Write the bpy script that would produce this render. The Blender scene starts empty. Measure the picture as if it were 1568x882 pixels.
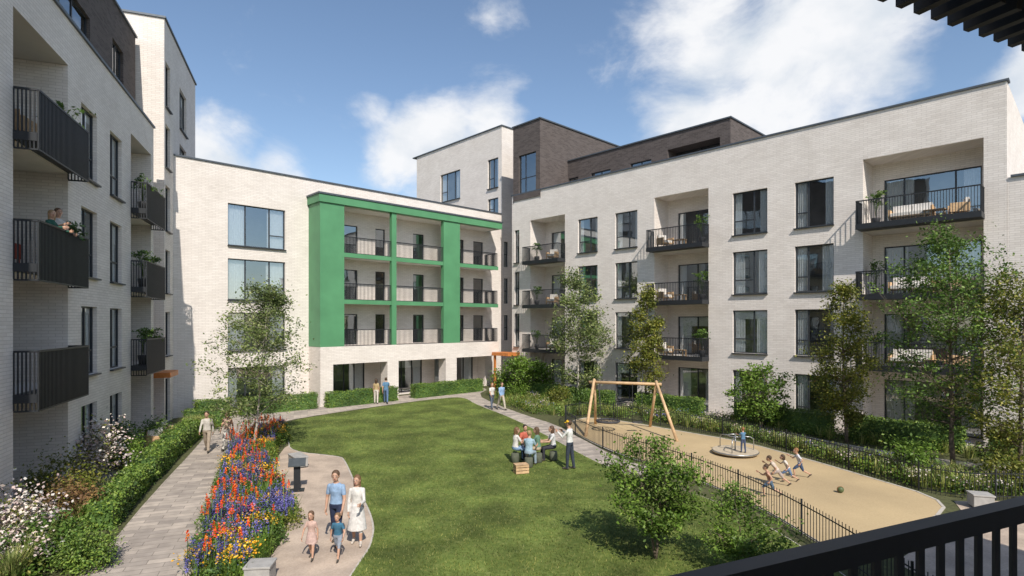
import bpy, math, random
import numpy as np
from mathutils import Vector, Matrix
rng=np.random.default_rng(7); random.seed(7)
scn=bpy.context.scene
# ------------------------------------------------------------ materials
MATS={}
def newmat(name):
    m=bpy.data.materials.new(name); m.use_nodes=True
    nt=m.node_tree; b=nt.nodes['Principled BSDF']; return m,nt,b
def N(nt,t,**kw):
    n=nt.nodes.new(t)
    for k,v in kw.items(): setattr(n,k,v)
    return n
def ramp(nt,stops):
    r=N(nt,'ShaderNodeValToRGB'); e=r.color_ramp.elements
    while len(e)<len(stops): e.new(.5)
    for i,(p,c) in enumerate(stops): e[i].position=p; e[i].color=(c[0],c[1],c[2],1)
    return r
def simple(name,col,rough=.6,metal=0,var=.15,scale=6,bump=0,spec=.4):
    if name in MATS: return MATS[name]
    m,nt,b=newmat(name); L=nt.links.new
    tc=N(nt,'ShaderNodeTexCoord'); no=N(nt,'ShaderNodeTexNoise'); no.inputs['Scale'].default_value=scale; no.inputs['Detail'].default_value=5
    L(tc.outputs['Object'],no.inputs['Vector'])
    r=ramp(nt,[(.3,[c*(1-var) for c in col]),(.7,[min(1,c*(1+var)) for c in col])])
    L(no.outputs['Fac'],r.inputs['Fac']); L(r.outputs['Color'],b.inputs['Base Color'])
    b.inputs['Roughness'].default_value=rough; b.inputs['Metallic'].default_value=metal
    b.inputs['Specular IOR Level'].default_value=spec
    if bump:
        bp=N(nt,'ShaderNodeBump'); bp.inputs['Strength'].default_value=bump; bp.inputs['Distance'].default_value=.02
        L(no.outputs['Fac'],bp.inputs['Height']); L(bp.outputs['Normal'],b.inputs['Normal'])
    MATS[name]=m; return m
def brick(name,c1,c2,mort,rough=.85):
    m,nt,b=newmat(name); L=nt.links.new
    tc=N(nt,'ShaderNodeTexCoord'); sp=N(nt,'ShaderNodeSeparateXYZ'); L(tc.outputs['Object'],sp.inputs[0])
    ad=N(nt,'ShaderNodeMath',operation='ADD'); L(sp.outputs[0],ad.inputs[0]); L(sp.outputs[1],ad.inputs[1])
    cb=N(nt,'ShaderNodeCombineXYZ'); L(ad.outputs[0],cb.inputs[0]); L(sp.outputs[2],cb.inputs[1])
    bt=N(nt,'ShaderNodeTexBrick'); L(cb.outputs[0],bt.inputs['Vector'])
    bt.inputs['Scale'].default_value=1; bt.inputs['Brick Width'].default_value=.36; bt.inputs['Row Height'].default_value=.095
    bt.inputs['Mortar Size'].default_value=.009; bt.inputs['Mortar Smooth'].default_value=.3; bt.inputs['Bias'].default_value=-.2
    bt.inputs['Color1'].default_value=(*c1,1); bt.inputs['Color2'].default_value=(*c2,1); bt.inputs['Mortar'].default_value=(*mort,1)
    no=N(nt,'ShaderNodeTexNoise'); no.inputs['Scale'].default_value=.7; no.inputs['Detail'].default_value=8; no.inputs['Roughness'].default_value=.65
    L(tc.outputs['Object'],no.inputs['Vector'])
    r=ramp(nt,[(.3,(.90,.89,.88)),(.7,(1.04,1.04,1.04))]); L(no.outputs['Fac'],r.inputs['Fac'])
    mx=N(nt,'ShaderNodeMix',data_type='RGBA',blend_type='MULTIPLY'); mx.inputs[0].default_value=1
    L(bt.outputs['Color'],mx.inputs[6]); L(r.outputs['Color'],mx.inputs[7]); L(mx.outputs[2],b.inputs['Base Color'])
    bp=N(nt,'ShaderNodeBump'); bp.invert=True; bp.inputs['Strength'].default_value=.5; bp.inputs['Distance'].default_value=.012
    L(bt.outputs['Fac'],bp.inputs['Height']); L(bp.outputs['Normal'],b.inputs['Normal'])
    b.inputs['Roughness'].default_value=rough; b.inputs['Specular IOR Level'].default_value=.25
    return m
M_WB=brick('white_brick',(.80,.745,.70),(.71,.655,.61),(.61,.56,.52))
M_DB=brick('dark_brick',(.12,.10,.095),(.07,.058,.055),(.15,.135,.13))
M_FRAME=simple('window_frame_metal',(.045,.05,.058),.45,.3,.1)
M_RAIL=simple('railing_metal',(.03,.033,.038),.5,.3,.1)
M_SLAB=simple('pale_render',(.70,.66,.62),.8,0,.06,2)
M_COP=simple('coping_metal',(.10,.115,.135),.5,.4,.1)
M_GREEN=simple('green_cladding',(.09,.265,.13),.5,0,.10,.9)
M_ORANGE=simple('orange_timber',(.55,.19,.05),.5,0,.15,5)
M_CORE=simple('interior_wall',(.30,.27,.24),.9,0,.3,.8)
M_CURT=simple('curtain_fabric',(.85,.84,.82),.9,0,.08,8)
M_ROOF=simple('roof_membrane',(.18,.18,.18),.9,0,.1,2)
def glassmat():
    m,nt,b=newmat('window_glass'); L=nt.links.new
    out=nt.nodes['Material Output']; nt.nodes.remove(b)
    g=N(nt,'ShaderNodeBsdfGlossy'); g.inputs['Roughness'].default_value=.015; g.inputs['Color'].default_value=(.88,.95,1,1)
    t=N(nt,'ShaderNodeBsdfTransparent'); t.inputs['Color'].default_value=(.86,.9,.92,1)
    lw=N(nt,'ShaderNodeLayerWeight'); lw.inputs['Blend'].default_value=.3
    mr=N(nt,'ShaderNodeMapRange'); mr.inputs['To Min'].default_value=.30; mr.inputs['To Max'].default_value=.72
    L(lw.outputs['Fresnel'],mr.inputs['Value'])
    mx=N(nt,'ShaderNodeMixShader'); L(mr.outputs[0],mx.inputs[0]); L(t.outputs[0],mx.inputs[1]); L(g.outputs[0],mx.inputs[2])
    tc=N(nt,'ShaderNodeTexCoord'); no=N(nt,'ShaderNodeTexNoise'); no.inputs['Scale'].default_value=.9; L(tc.outputs['Object'],no.inputs['Vector'])
    bp=N(nt,'ShaderNodeBump'); bp.inputs['Strength'].default_value=.06; bp.inputs['Distance'].default_value=.05
    L(no.outputs['Fac'],bp.inputs['Height']); L(bp.outputs['Normal'],g.inputs['Normal'])
    L(mx.outputs[0],out.inputs['Surface']); return m
M_GLASS=glassmat()
def leafmat(name,stops,trans=.25,rough=.5,k=1.4):
    stops=[(p,[min(.85,q*k) for q in c]) for p,c in stops]
    m,nt,b=newmat(name); L=nt.links.new; out=nt.nodes['Material Output']
    ge=N(nt,'ShaderNodeNewGeometry'); r=ramp(nt,stops); L(ge.outputs['Random Per Island'],r.inputs['Fac'])
    tc=N(nt,'ShaderNodeTexCoord'); no=N(nt,'ShaderNodeTexNoise'); no.inputs['Scale'].default_value=1.1; no.inputs['Detail'].default_value=1; L(tc.outputs['Object'],no.inputs['Vector'])
    r2=ramp(nt,[(.35,(.66,.68,.66)),(.68,(1.25,1.2,1.05))]); L(no.outputs['Fac'],r2.inputs['Fac'])
    mx=N(nt,'ShaderNodeMix',data_type='RGBA',blend_type='MULTIPLY'); mx.inputs[0].default_value=1
    L(r.outputs['Color'],mx.inputs[6]); L(r2.outputs['Color'],mx.inputs[7])
    L(mx.outputs[2],b.inputs['Base Color']); b.inputs['Roughness'].default_value=rough; b.inputs['Specular IOR Level'].default_value=.3
    if trans>0:
        t=N(nt,'ShaderNodeBsdfTranslucent'); L(mx.outputs[2],t.inputs['Color'])
        ms=N(nt,'ShaderNodeMixShader'); ms.inputs[0].default_value=trans
        L(b.outputs[0],ms.inputs[1]); L(t.outputs[0],ms.inputs[2]); L(ms.outputs[0],out.inputs['Surface'])
    return m
L_BIRCH=leafmat('birch_leaves',[(0,(.07,.10,.035)),(.5,(.13,.18,.06)),(1,(.26,.29,.13))])
L_GREEN=leafmat('green_leaves',[(0,(.035,.075,.015)),(.5,(.075,.14,.027)),(1,(.15,.22,.055))],k=1.4)
L_BRIGHT=leafmat('bright_leaves',[(0,(.06,.12,.015)),(.5,(.115,.205,.03)),(1,(.2,.29,.06))],k=1.2)
L_OLIVE=leafmat('olive_leaves',[(0,(.06,.085,.015)),(.5,(.12,.14,.025)),(1,(.22,.21,.05))],k=1.5)
L_HEDGE=leafmat('hedge_leaves',[(0,(.03,.065,.012)),(.5,(.07,.12,.02)),(1,(.14,.19,.04))],0,k=1.6)
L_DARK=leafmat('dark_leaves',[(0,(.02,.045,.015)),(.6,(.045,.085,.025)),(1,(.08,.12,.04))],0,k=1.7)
L_GRASS=leafmat('ornamental_grass_blades',[(0,(.07,.10,.02)),(.6,(.14,.18,.05)),(1,(.3,.28,.12))],0)
L_BLOSS=leafmat('blossom_petals',[(0,(.5,.36,.38)),(.5,(.7,.6,.6)),(1,(.8,.76,.74))],0,k=1)
L_ORANGE=leafmat('poker_flower_petals',[(0,(.6,.03,.01)),(.5,(.8,.09,.015)),(1,(.85,.28,.03))],0,k=1)
L_YELL=leafmat('yellow_petals',[(0,(.6,.25,.01)),(.5,(.75,.4,.02)),(1,(.8,.55,.06))],0,k=1)
L_PURP=leafmat('purple_petals',[(0,(.06,.06,.26)),(.5,(.11,.11,.40)),(1,(.24,.22,.56))],0,k=1)
L_PINK=leafmat('pink_petals',[(0,(.45,.04,.08)),(.5,(.6,.10,.14)),(1,(.7,.3,.3))],0,k=1)
M_BARK=simple('bark',(.16,.125,.095),.9,0,.4,9,.6)
M_WBARK=simple('pale_bark',(.42,.38,.33),.85,0,.35,9,.5)
M_WOOD=simple('pale_timber',(.55,.37,.21),.6,0,.25,4,.1)
# ------------------------------------------------------------ mesh builder
class MB:
    def __init__(s): s.V=[];s.F=[];s.nv=0;s.mats=[]
    def mi(s,m):
        if m not in s.mats: s.mats.append(m)
        return s.mats.index(m)
    def add(s,V,F,mat,sm=False):
        V=np.asarray(V,float).reshape(-1,3); F=np.asarray(F,int)
        s.F.append((F+s.nv,s.mi(mat) if not isinstance(mat,np.ndarray) else mat,sm)); s.V.append(V); s.nv+=len(V)
    def box(s,x0,x1,y0,y1,z0,z1,mat):
        x0,x1=min(x0,x1),max(x0,x1); y0,y1=min(y0,y1),max(y0,y1)
        s.add([(x0,y0,z0),(x1,y0,z0),(x1,y1,z0),(x0,y1,z0),(x0,y0,z1),(x1,y0,z1),(x1,y1,z1),(x0,y1,z1)],
          [(0,3,2,1),(4,5,6,7),(0,1,5,4),(1,2,6,5),(2,3,7,6),(3,0,4,7)],mat)
    def obox(s,c,d,w,z0,z1,mat,d1=None):
        c=np.array(c,float)[:2]; d=np.array(d,float)[:2]; n=np.array((-d[1],d[0]))/max(1e-9,np.linalg.norm(d))*w
        q=[c-d-n,c+d-n,c+d+n,c-d+n]
        s.add([(*p,z0) for p in q]+[(*p,z1) for p in q],[(0,3,2,1),(4,5,6,7),(0,1,5,4),(1,2,6,5),(2,3,7,6),(3,0,4,7)],mat)
    def quad(s,a,b,c,d,mat): s.add([a,b,c,d],[(0,1,2,3)],mat)
    def tube(s,P,R,n=6,mat=None,R2=None,X=None,sm=True):
        P=np.asarray(P,float); m=len(P); R=np.ones(m)*R; R2=R if R2 is None else np.ones(m)*R2
        T=np.gradient(P,axis=0); T/=np.linalg.norm(T,axis=1)[:,None]+1e-12
        ref=np.array((0,0,1.)) if abs(T[0,2])<.8 else np.array((1.,0,0))
        if X is not None: ref=np.array(X,float)
        V=[];a=np.linspace(0,2*math.pi,n,endpoint=False)
        for i in range(m):
            u=ref-T[i]*ref.dot(T[i]); u/=np.linalg.norm(u)+1e-12; v=np.cross(T[i],u)
            if X is None: ref=u
            V.append(P[i]+np.outer(np.cos(a)*R[i],u)+np.outer(np.sin(a)*R2[i],v))
        V=np.vstack(V); k=np.arange(n); k2=(k+1)%n; F=[]
        for i in range(m-1): F.append(np.stack([i*n+k,i*n+k2,(i+1)*n+k2,(i+1)*n+k],1))
        s.add(V,np.vstack(F),mat,sm); o=s.nv-len(V)
        s.F.append((np.array([list(range(n))[::-1]])+o,s.mi(mat),sm)); s.F.append((np.array([list(range((m-1)*n,m*n))])+o,s.mi(mat),sm))
    def cap(s,p0,r0,p1,r1,mat,n=10):
        p0=np.array(p0,float);p1=np.array(p1,float);d=p1-p0;d/=np.linalg.norm(d)+1e-9
        P=[];R=[]
        for t in (90,60,30,0): P.append(p0-d*r0*math.sin(math.radians(t)));R.append(max(r0*math.cos(math.radians(t)),r0*.08))
        for t in (0,30,60,90): P.append(p1+d*r1*math.sin(math.radians(t)));R.append(max(r1*math.cos(math.radians(t)),r1*.08))
        P[0]-=d*1e-4
        s.tube(P,np.array(R),n,mat)
    def sph(s,c,r,mat,n=14,m=9):
        r=np.ones(3)*r; V=[]
        for i in range(m+1):
            t=math.pi*i/m; t=min(max(t,.03),math.pi-.03)
            for j in range(n):
                a=2*math.pi*j/n; V.append((c[0]+r[0]*math.sin(t)*math.cos(a),c[1]+r[1]*math.sin(t)*math.sin(a),c[2]+r[2]*math.cos(t)))
        F=[(i*n+j,(i+1)*n+j,(i+1)*n+(j+1)%n,i*n+(j+1)%n) for i in range(m) for j in range(n)]
        s.add(V,F,mat,True); o=s.nv-len(V)
        s.F.append((np.array([list(range(n))])+o,s.mi(mat),True)); s.F.append((np.array([list(range(m*n,m*n+n))[::-1]])+o,s.mi(mat),True))
    def leaves(s,C,size,mat,up=.35,asp=.5):
        C=np.asarray(C,float); n=len(C)
        if n==0: return
        nrm=rng.normal(size=(n,3)); nrm[:,2]=np.abs(nrm[:,2])+up; nrm/=np.linalg.norm(nrm,axis=1)[:,None]
        a=rng.normal(size=(n,3)); u=np.cross(nrm,a); u/=np.linalg.norm(u,axis=1)[:,None]+1e-9; v=np.cross(nrm,u)
        sz=(size*rng.uniform(.6,1.3,n))[:,None]
        V=np.stack([C-u*sz,C-v*sz*asp,C+u*sz,C+v*sz*asp],1).reshape(-1,3)
        s.add(V,np.arange(n*4).reshape(n,4),mat)
    def finish(s,name,parent=None,loc=None,rotz=None):
        V=np.vstack(s.V); me=bpy.data.meshes.new(name)
        me.vertices.add(len(V)); me.vertices.foreach_set('co',V.ravel())
        lt=[];lv=[];mi=[];sm=[]
        for F,m,q in s.F:
            lt.append(np.full(len(F),F.shape[1])); lv.append(F.ravel()); mi.append(m if isinstance(m,np.ndarray) else np.full(len(F),m)); sm.append(np.full(len(F),q))
        lt=np.concatenate(lt);lv=np.concatenate(lv);mi=np.concatenate(mi);sm=np.concatenate(sm)
        me.loops.add(len(lv)); me.loops.foreach_set('vertex_index',lv)
        me.polygons.add(len(lt)); ls=np.concatenate([[0],np.cumsum(lt)[:-1]])
        me.polygons.foreach_set('loop_start',ls); me.polygons.foreach_set('loop_total',lt)
        me.polygons.foreach_set('material_index',mi); me.polygons.foreach_set('use_smooth',sm)
        for m in s.mats: me.materials.append(m)
        me.update(calc_edges=True); me.validate()
        o=bpy.data.objects.new(name,me); scn.collection.objects.link(o)
        if parent: o.parent=parent
        if loc is not None: o.location=loc
        if rotz is not None: o.rotation_euler=(0,0,rotz)
        return o
def empty(name,loc=(0,0,0),rotz=0):
    e=bpy.data.objects.new(name,None); e.empty_display_size=.2; scn.collection.objects.link(e); e.location=loc; e.rotation_euler=(0,0,rotz); return e
# ------------------------------------------------------------ facade tools (local x along, y inward, z up)
def facade(b,x0,x1,z0,z1,ops,mat,y=0,dep=.2):
    xs=sorted({x0,x1}|{o[0] for o in ops}|{o[1] for o in ops}); zs=sorted({z0,z1}|{o[2] for o in ops}|{o[3] for o in ops})
    xs=[v for v in xs if x0<=v<=x1]; zs=[v for v in zs if z0<=v<=z1]
    for i in range(len(xs)-1):
        for j in range(len(zs)-1):
            cx=(xs[i]+xs[i+1])/2; cz=(zs[j]+zs[j+1])/2
            if any(o[0]<cx<o[1] and o[2]<cz<o[3] for o in ops): continue
            b.quad((xs[i],y,zs[j]),(xs[i+1],y,zs[j]),(xs[i+1],y,zs[j+1]),(xs[i],y,zs[j+1]),mat)
    for o in ops:
        d=o[4] if len(o)>4 else dep
        a,c,e,f=o[:4]
        b.quad((a,y,e),(a,y+d,e),(a,y+d,f),(a,y,f),mat); b.quad((c,y,e),(c,y,f),(c,y+d,f),(c,y+d,e),mat)
        b.quad((a,y,f),(a,y+d,f),(c,y+d,f),(c,y,f),mat); b.quad((a,y,e),(c,y,e),(c,y+d,e),(a,y+d,e),mat)
def window(b,x0,x1,z0,z1,y,mull=(.5,),trans=(),curt=True,sill=True,dark=False):
    f=.055;d=.07
    b.box(x0,x0+f,y,y+d,z0,z1,M_FRAME); b.box(x1-f,x1,y,y+d,z0,z1,M_FRAME)
    b.box(x0+f,x1-f,y,y+d,z1-f,z1,M_FRAME); b.box(x0+f,x1-f,y,y+d,z0,z0+f,M_FRAME)
    w=x1-x0
    ms=[x0+w*m for m in mull]
    for m in ms: b.box(m-.035,m+.035,y+.003,y+d-.003,z0+f,z1-f,M_FRAME)
    for (i,h) in trans:
        e=[x0+f]+ms+[x1-f]; b.box(e[i]+.035,e[i+1]-.035,y+.006,y+d-.006,z0+(z1-z0)*h-.03,z0+(z1-z0)*h+.03,M_FRAME)
    b.quad((x0+.02,y+.035,z0+.02),(x1-.02,y+.035,z0+.02),(x1-.02,y+.035,z1-.02),(x0+.02,y+.035,z1-.02),M_GLASS)
    if sill: b.box(x0-.03,x1+.03,y-.26,y-.004,z0-.06,z0-.004,M_FRAME)
    if curt:
        for side in (0,1):
            if random.random()<.2 and w<2.5: continue
            cw=w*random.uniform(.16,.34); n=int(cw/.05)+2
            xx=np.linspace(0,cw,n); xx=(x0+.04+xx) if side==0 else (x1-.04-xx)
            yy=y+.13+.025*np.array([(-1)**i for i in range(n)])
            V=[(xx[i],yy[i],z0+.03) for i in range(n)]+[(xx[i],yy[i],z1-.03) for i in range(n)]
            b.add(V,[(i,i+1,n+i+1,n+i) for i in range(n-1)],M_CURT)
        if random.random()<.25:
            zz=z1-(z1-z0)*random.uniform(.1,.35); b.quad((x0+.05,y+.09,zz),(x1-.05,y+.09,zz),(x1-.05,y+.09,z1-.05),(x0+.05,y+.09,z1-.05),M_CURT)
def railing(b,P,z0,z1,sp=.105,bw=.012,bd=.03,top=.05,mat=None):
    mat=mat or M_RAIL
    for (x0,y0),(x1,y1) in zip(P[:-1],P[1:]):
        L=math.hypot(x1-x0,y1-y0); n=max(1,int(L/sp)); d=((x1-x0)/L,(y1-y0)/L)
        c=((x0+x1)/2,(y0+y1)/2)
        b.obox(c,(d[0]*L/2,d[1]*L/2),.03,z1-top,z1,mat); b.obox(c,(d[0]*L/2,d[1]*L/2),.02,z0,z0+.04,mat)
        for i in range(n+1):
            t=i/n; b.obox((x0+(x1-x0)*t,y0+(y1-y0)*t),(d[0]*bw/2,d[1]*bw/2),bd/2,z0+.04,z1-top,mat)
def balcony(b,x0,x1,z,p,h=1.15,inset=0,drop=.0,sp=.105,bw=.018):
    b.box(x0,x1,-p+(.05 if drop>.2 else 0),inset,z-.22,z,M_RAIL)
    railing(b,[(x0+.03,-.01),(x0+.03,-p+.03),(x1-.03,-p+.03),(x1-.03,-.01)],z-drop,z+h,sp,bw,.035)
def coping(b,x0,x1,z,y0=-.07,y1=.5): b.box(x0,x1,y0,y1,z,z+.09,M_COP)
# ------------------------------------------------------------ RIGHT BUILDING
def right_building():
    E=empty('white_brick_apartment_building',(0,45.7,0),math.atan2(-.724,.69))
    w=MB(); g=MB(); k=MB()
    rows=[(10.37,12.8),(6.98,9.41),(3.63,6.06)]
    ops=[];
    wins=[(6.93,8.7),(10.2,11.98),(18.43,20.39),(21.82,23.7)]
    for a,c in wins:
        for z0,z1 in rows: ops.append((a,c,z0,z1,.2))
        ops.append((a,c,.06,2.64,.2))
    for z0,z1 in rows: ops.append((.3,.85,z0-.2,z1,.2))
    rec=[(2.09,5.68),(13.26,16.95),(25.0,29.57)]
    for a,c in rec: ops.append((a,c,.02,13.38,1.7))
    facade(w,0,30.33,0,15.6,ops,M_WB)
    for o in ops:
        if o[4]<1:
            narrow=o[1]-o[0]<1
            window(g,o[0],o[1],o[2],o[3],.13,(.34,) if (int(o[0])%2) and not narrow else (() if narrow else (.6,)),((0,.33),) if not narrow else ((0,.5),))
    fl=[0,3.3,6.68,10.06]
    for (a,c) in rec:
        dz=[]
        wd=c-a
        for z in fl:
            if wd>4: dz.append((a+.5,c-.25,z+.04,z+2.5))
            else: dz.append((a+.7,c-.25,z+.04,z+2.45))
        facade(w,a,c,.0,13.4,dz,M_WB,y=1.7,dep=.15)
        for d in dz: window(g,d[0],d[1],d[2],d[3],1.78,(.22,.75) if wd>4 else (.5,),(),True,False)
        for i,z in enumerate(fl):
            if i>0:
                w.box(a+.003,c-.003,.003,1.69,z-.25,z,M_SLAB)
                balcony(k,a-.08,c+.04,z,.85 if wd<4 else .95,1.15)
    w.quad((30.33,0,0),(30.33,12,0),(30.33,12,15.6),(30.33,0,15.6),M_WB)
    w.quad((0,0,0),(0,5,0),(0,5,15.6),(0,0,15.6),M_WB)
    facade(w,30.34,42,0,11.5,[(33,34.9,7,9.4),(33,34.9,3.6,6.0),(37,41,0.05,9.9)],M_WB,y=.02)
    coping(k,30.45,42,11.5,-.07,12)
    window(g,33,34.9,7,9.4,.15); window(g,33,34.9,3.6,6,.15)
    coping(k,-.05,30.4,15.6,-.07,.45)
    w.box(30.34,42,3,12,11.2,11.45,M_ROOF)
    for z in (3.1,6.5,9.9,13.5): 
        w.box(5.7,13.24,.25,2.6,z-.15,z+.1,M_SLAB); w.box(16.97,24.98,.25,2.6,z-.15,z+.1,M_SLAB)
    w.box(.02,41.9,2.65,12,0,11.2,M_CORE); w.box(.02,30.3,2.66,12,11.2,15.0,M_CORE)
    w.box(.02,30.3,.3,12,15.0,15.1,M_ROOF)
    for x in (5.9,9.4,13.1,17.1,21.1,24.7): w.box(x,x+.12,.25,2.6,0,13.3,M_SLAB)
    facade(w,.2,3.2,15.15,21.1,[(.85,2.75,15.6,18.7)],M_DB,y=-.06)
    w.quad((3.2,-.06,15.0),(3.2,11,15.0),(3.2,11,21.1),(3.2,-.06,21.1),M_DB); w.quad((.2,-.06,15.0),(.2,11,15.0),(.2,11,21.1),(.2,-.06,21.1),M_DB)
    w.quad((.2,11,15),(3.2,11,15),(3.2,11,21.1),(.2,11,21.1),M_DB)
    w.box(.3,3.1,1.5,10.9,15.2,20.9,M_CORE); k.box(.12,3.28,-.14,11.1,21.1,21.2,M_COP)
    window(g,.85,2.75,15.6,18.7,.06,(.35,),((0,.4),(1,.4)),False,False)
    po=[(3.3,4.3,15.3,17.0),(5.6,7.45,15.4,17.0),(9.25,11.0,15.4,17.0),(12.3,16.1,15.2,17.35,1.2)]
    facade(w,3.2,16.8,15.1,18.4,po,M_DB,y=3.2)
    for o in po: window(g,o[0],o[1],o[2],o[3],3.2+(1.2 if len(o)>4 else .12),(.5,),(),False,False)
    w.quad((16.8,3.2,15.1),(16.8,11,15.1),(16.8,11,18.4),(16.8,3.2,18.4),M_DB)
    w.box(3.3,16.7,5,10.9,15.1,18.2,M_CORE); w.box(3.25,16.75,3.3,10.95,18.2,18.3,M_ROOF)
    coping(k,3.25,16.87,18.4,3.12,11)
    k.box(-1.0,.9,-1.3,-.005,2.7,2.95,M_ORANGE); k.box(-.9,-.75,-1.2,-1.05,0,2.7,M_ORANGE)
    w.finish('walls',E); g.finish('windows',E); k.finish('balconies',E)
right_building()
# ------------------------------------------------------------ BACK BUILDING with green balcony frame
def back_building():
    E=empty('green_framed_apartment_building',(-18.97,31.48,0),math.atan2(.691,.723))
    w=MB(); g=MB(); k=MB()
    ops=[]
    for z0,z1 in ((9.99,12.5),(6.73,9.2),(3.7,5.96),(.25,2.65)): ops.append((2.84,6.25,z0,z1,.2))
    fl=[3.8,6.87,9.95]; doors=[(10.0,11.3,2.1),(12.7,13.5,2.1),(15.9,16.9,2.1),(19.3,20.8,2.1),(21.8,22.9,2.1)]
    for z in fl:
        for a,c,h in doors: ops.append((a,c,z+.03,z+h+.05,.15))
    ops.append((8.66,23.1,.02,2.65,1.0))
    facade(w,0,25.0,0,14.73,ops,M_WB)
    for o in ops:
        if o[4]==.2: window(g,*o[:4],.13,(.3,.72),((2,.33),))
        elif o[4]==.15: window(g,*o[:4],.1,() ,(),False,False)
    gl=[(9.2,12.4),(13.7,17.4),(18.6,22.6)]
    facade(w,8.66,23.1,0,2.66,[(a,c,.05,2.5) for a,c in gl],M_WB,y=1.0,dep=.1)
    for a,c in gl: window(g,a,c,.05,2.5,1.05,(.25,.5,.75),(),True,False)
    G=M_GREEN; F=-1.7
    k.box(7.78,9.43,F,-.003,3.8,13.05,G)
    k.box(13.02,13.39,F+.01,F+.32,3.8,13.05,G)
    k.box(17.5,19.05,F,F+.35,3.8,13.05,G)
    k.box(7.68,23.4,F-.1,-.002,13.053,13.55,G); k.box(7.62,23.46,F-.16,-.001,13.55,13.66,M_COP)
    for z in fl[1:]:
        k.box(9.433,23.1,F+.06,F+.2,z-.28,z+.0,G); w.box(9.433,23.08,F+.2,-.003,z-.25,z-.005,M_SLAB)
    w.box(7.79,23.1,F+.003,-.003,2.65,3.797,M_WB)
    w.box(9.433,23.08,F+.3,-.003,13.0,13.05,M_SLAB)
    for z in fl:
        for a,c in ((9.45,13.0),(13.41,17.48),(19.07,23.05)):
            railing(k,[(a,F+.13),(c,F+.13)],z,z+1.1,.10,.028)
        railing(k,[(23.05,F+.13),(23.05,-.02)],z,z+1.1,.10,.028)
    for a,c in ((7.79,8.66),(12.66,13.55),(17.7,18.73)): w.box(a,c,F+.003,F+.9,0,2.65,M_WB)
    w.box(7.79,8.66,F+.9,-.003,0,2.65,M_WB)
    for a in (10.5,15.6,21): k.box(a,a+.35,-.9,-.85,2.63,2.648,M_CURT)
    w.box(0,28,2.65,12,0,14.2,M_CORE); w.box(.0,25,.25,12,14.2,14.3,M_ROOF)
    for z in (3.2,6.4,9.6,13.2): w.box(.05,25,.26,2.6,z-.1,z+.1,M_SLAB)
    w.box(7.2,7.3,.25,2.6,0,13.2,M_SLAB)
    coping(k,0,24.95,14.73,-.07,.45)
    facade(w,24.98,29.5,0,22.4,[(25.25,25.75,3.8,6.0),(25.25,25.75,7,9.2),(25.25,25.75,10.2,12.4)],M_WB,y=-.03)
    for z in (3.8,7,10.2): window(g,25.25,25.75,z,z+2.2,.1,(),((0,.5),),False,False)
    w.quad((29.5,-.03,0),(29.5,13.5,0),(29.5,13.5,22.4),(29.5,-.03,22.4),M_WB)
    w.box(25.3,29.3,1.2,13.2,14.3,22.0,M_CORE)
    k.box(24.9,29.6,-.11,13.6,22.4,22.5,M_COP)
    w.finish('walls',E); g.finish('windows',E); k.finish('green_balcony_frame',E)
    T=MB(); TG=MB()
    ang=math.atan2(-.724,.69)
    base=np.array((-18.97+.723*24.98+.02,31.48+.691*24.98-.02))
    o2=[(-1.84,-.45,17.2,19.8),(-1.84,-.45,14.9,16.3),(-8.9,-5.8,17.1,19.8)]
    facade(T,-13,0,12,22.4,o2,M_WB)
    for o in o2: window(TG,*o,.13,(.3,.7) if o[1]-o[0]>2 else (.5,),((0,.35),),True)
    a=T.finish('tower_wall',E); c=TG.finish('tower_windows',E)
    Mw=Matrix.Translation((base[0],base[1],0))@Matrix.Rotation(ang,4,'Z')
    Ew=Matrix.Translation((-18.97,31.48,0))@Matrix.Rotation(math.atan2(.691,.723),4,'Z')
    for o in (a,c): o.matrix_local=Ew.inverted()@Mw
back_building()
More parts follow.
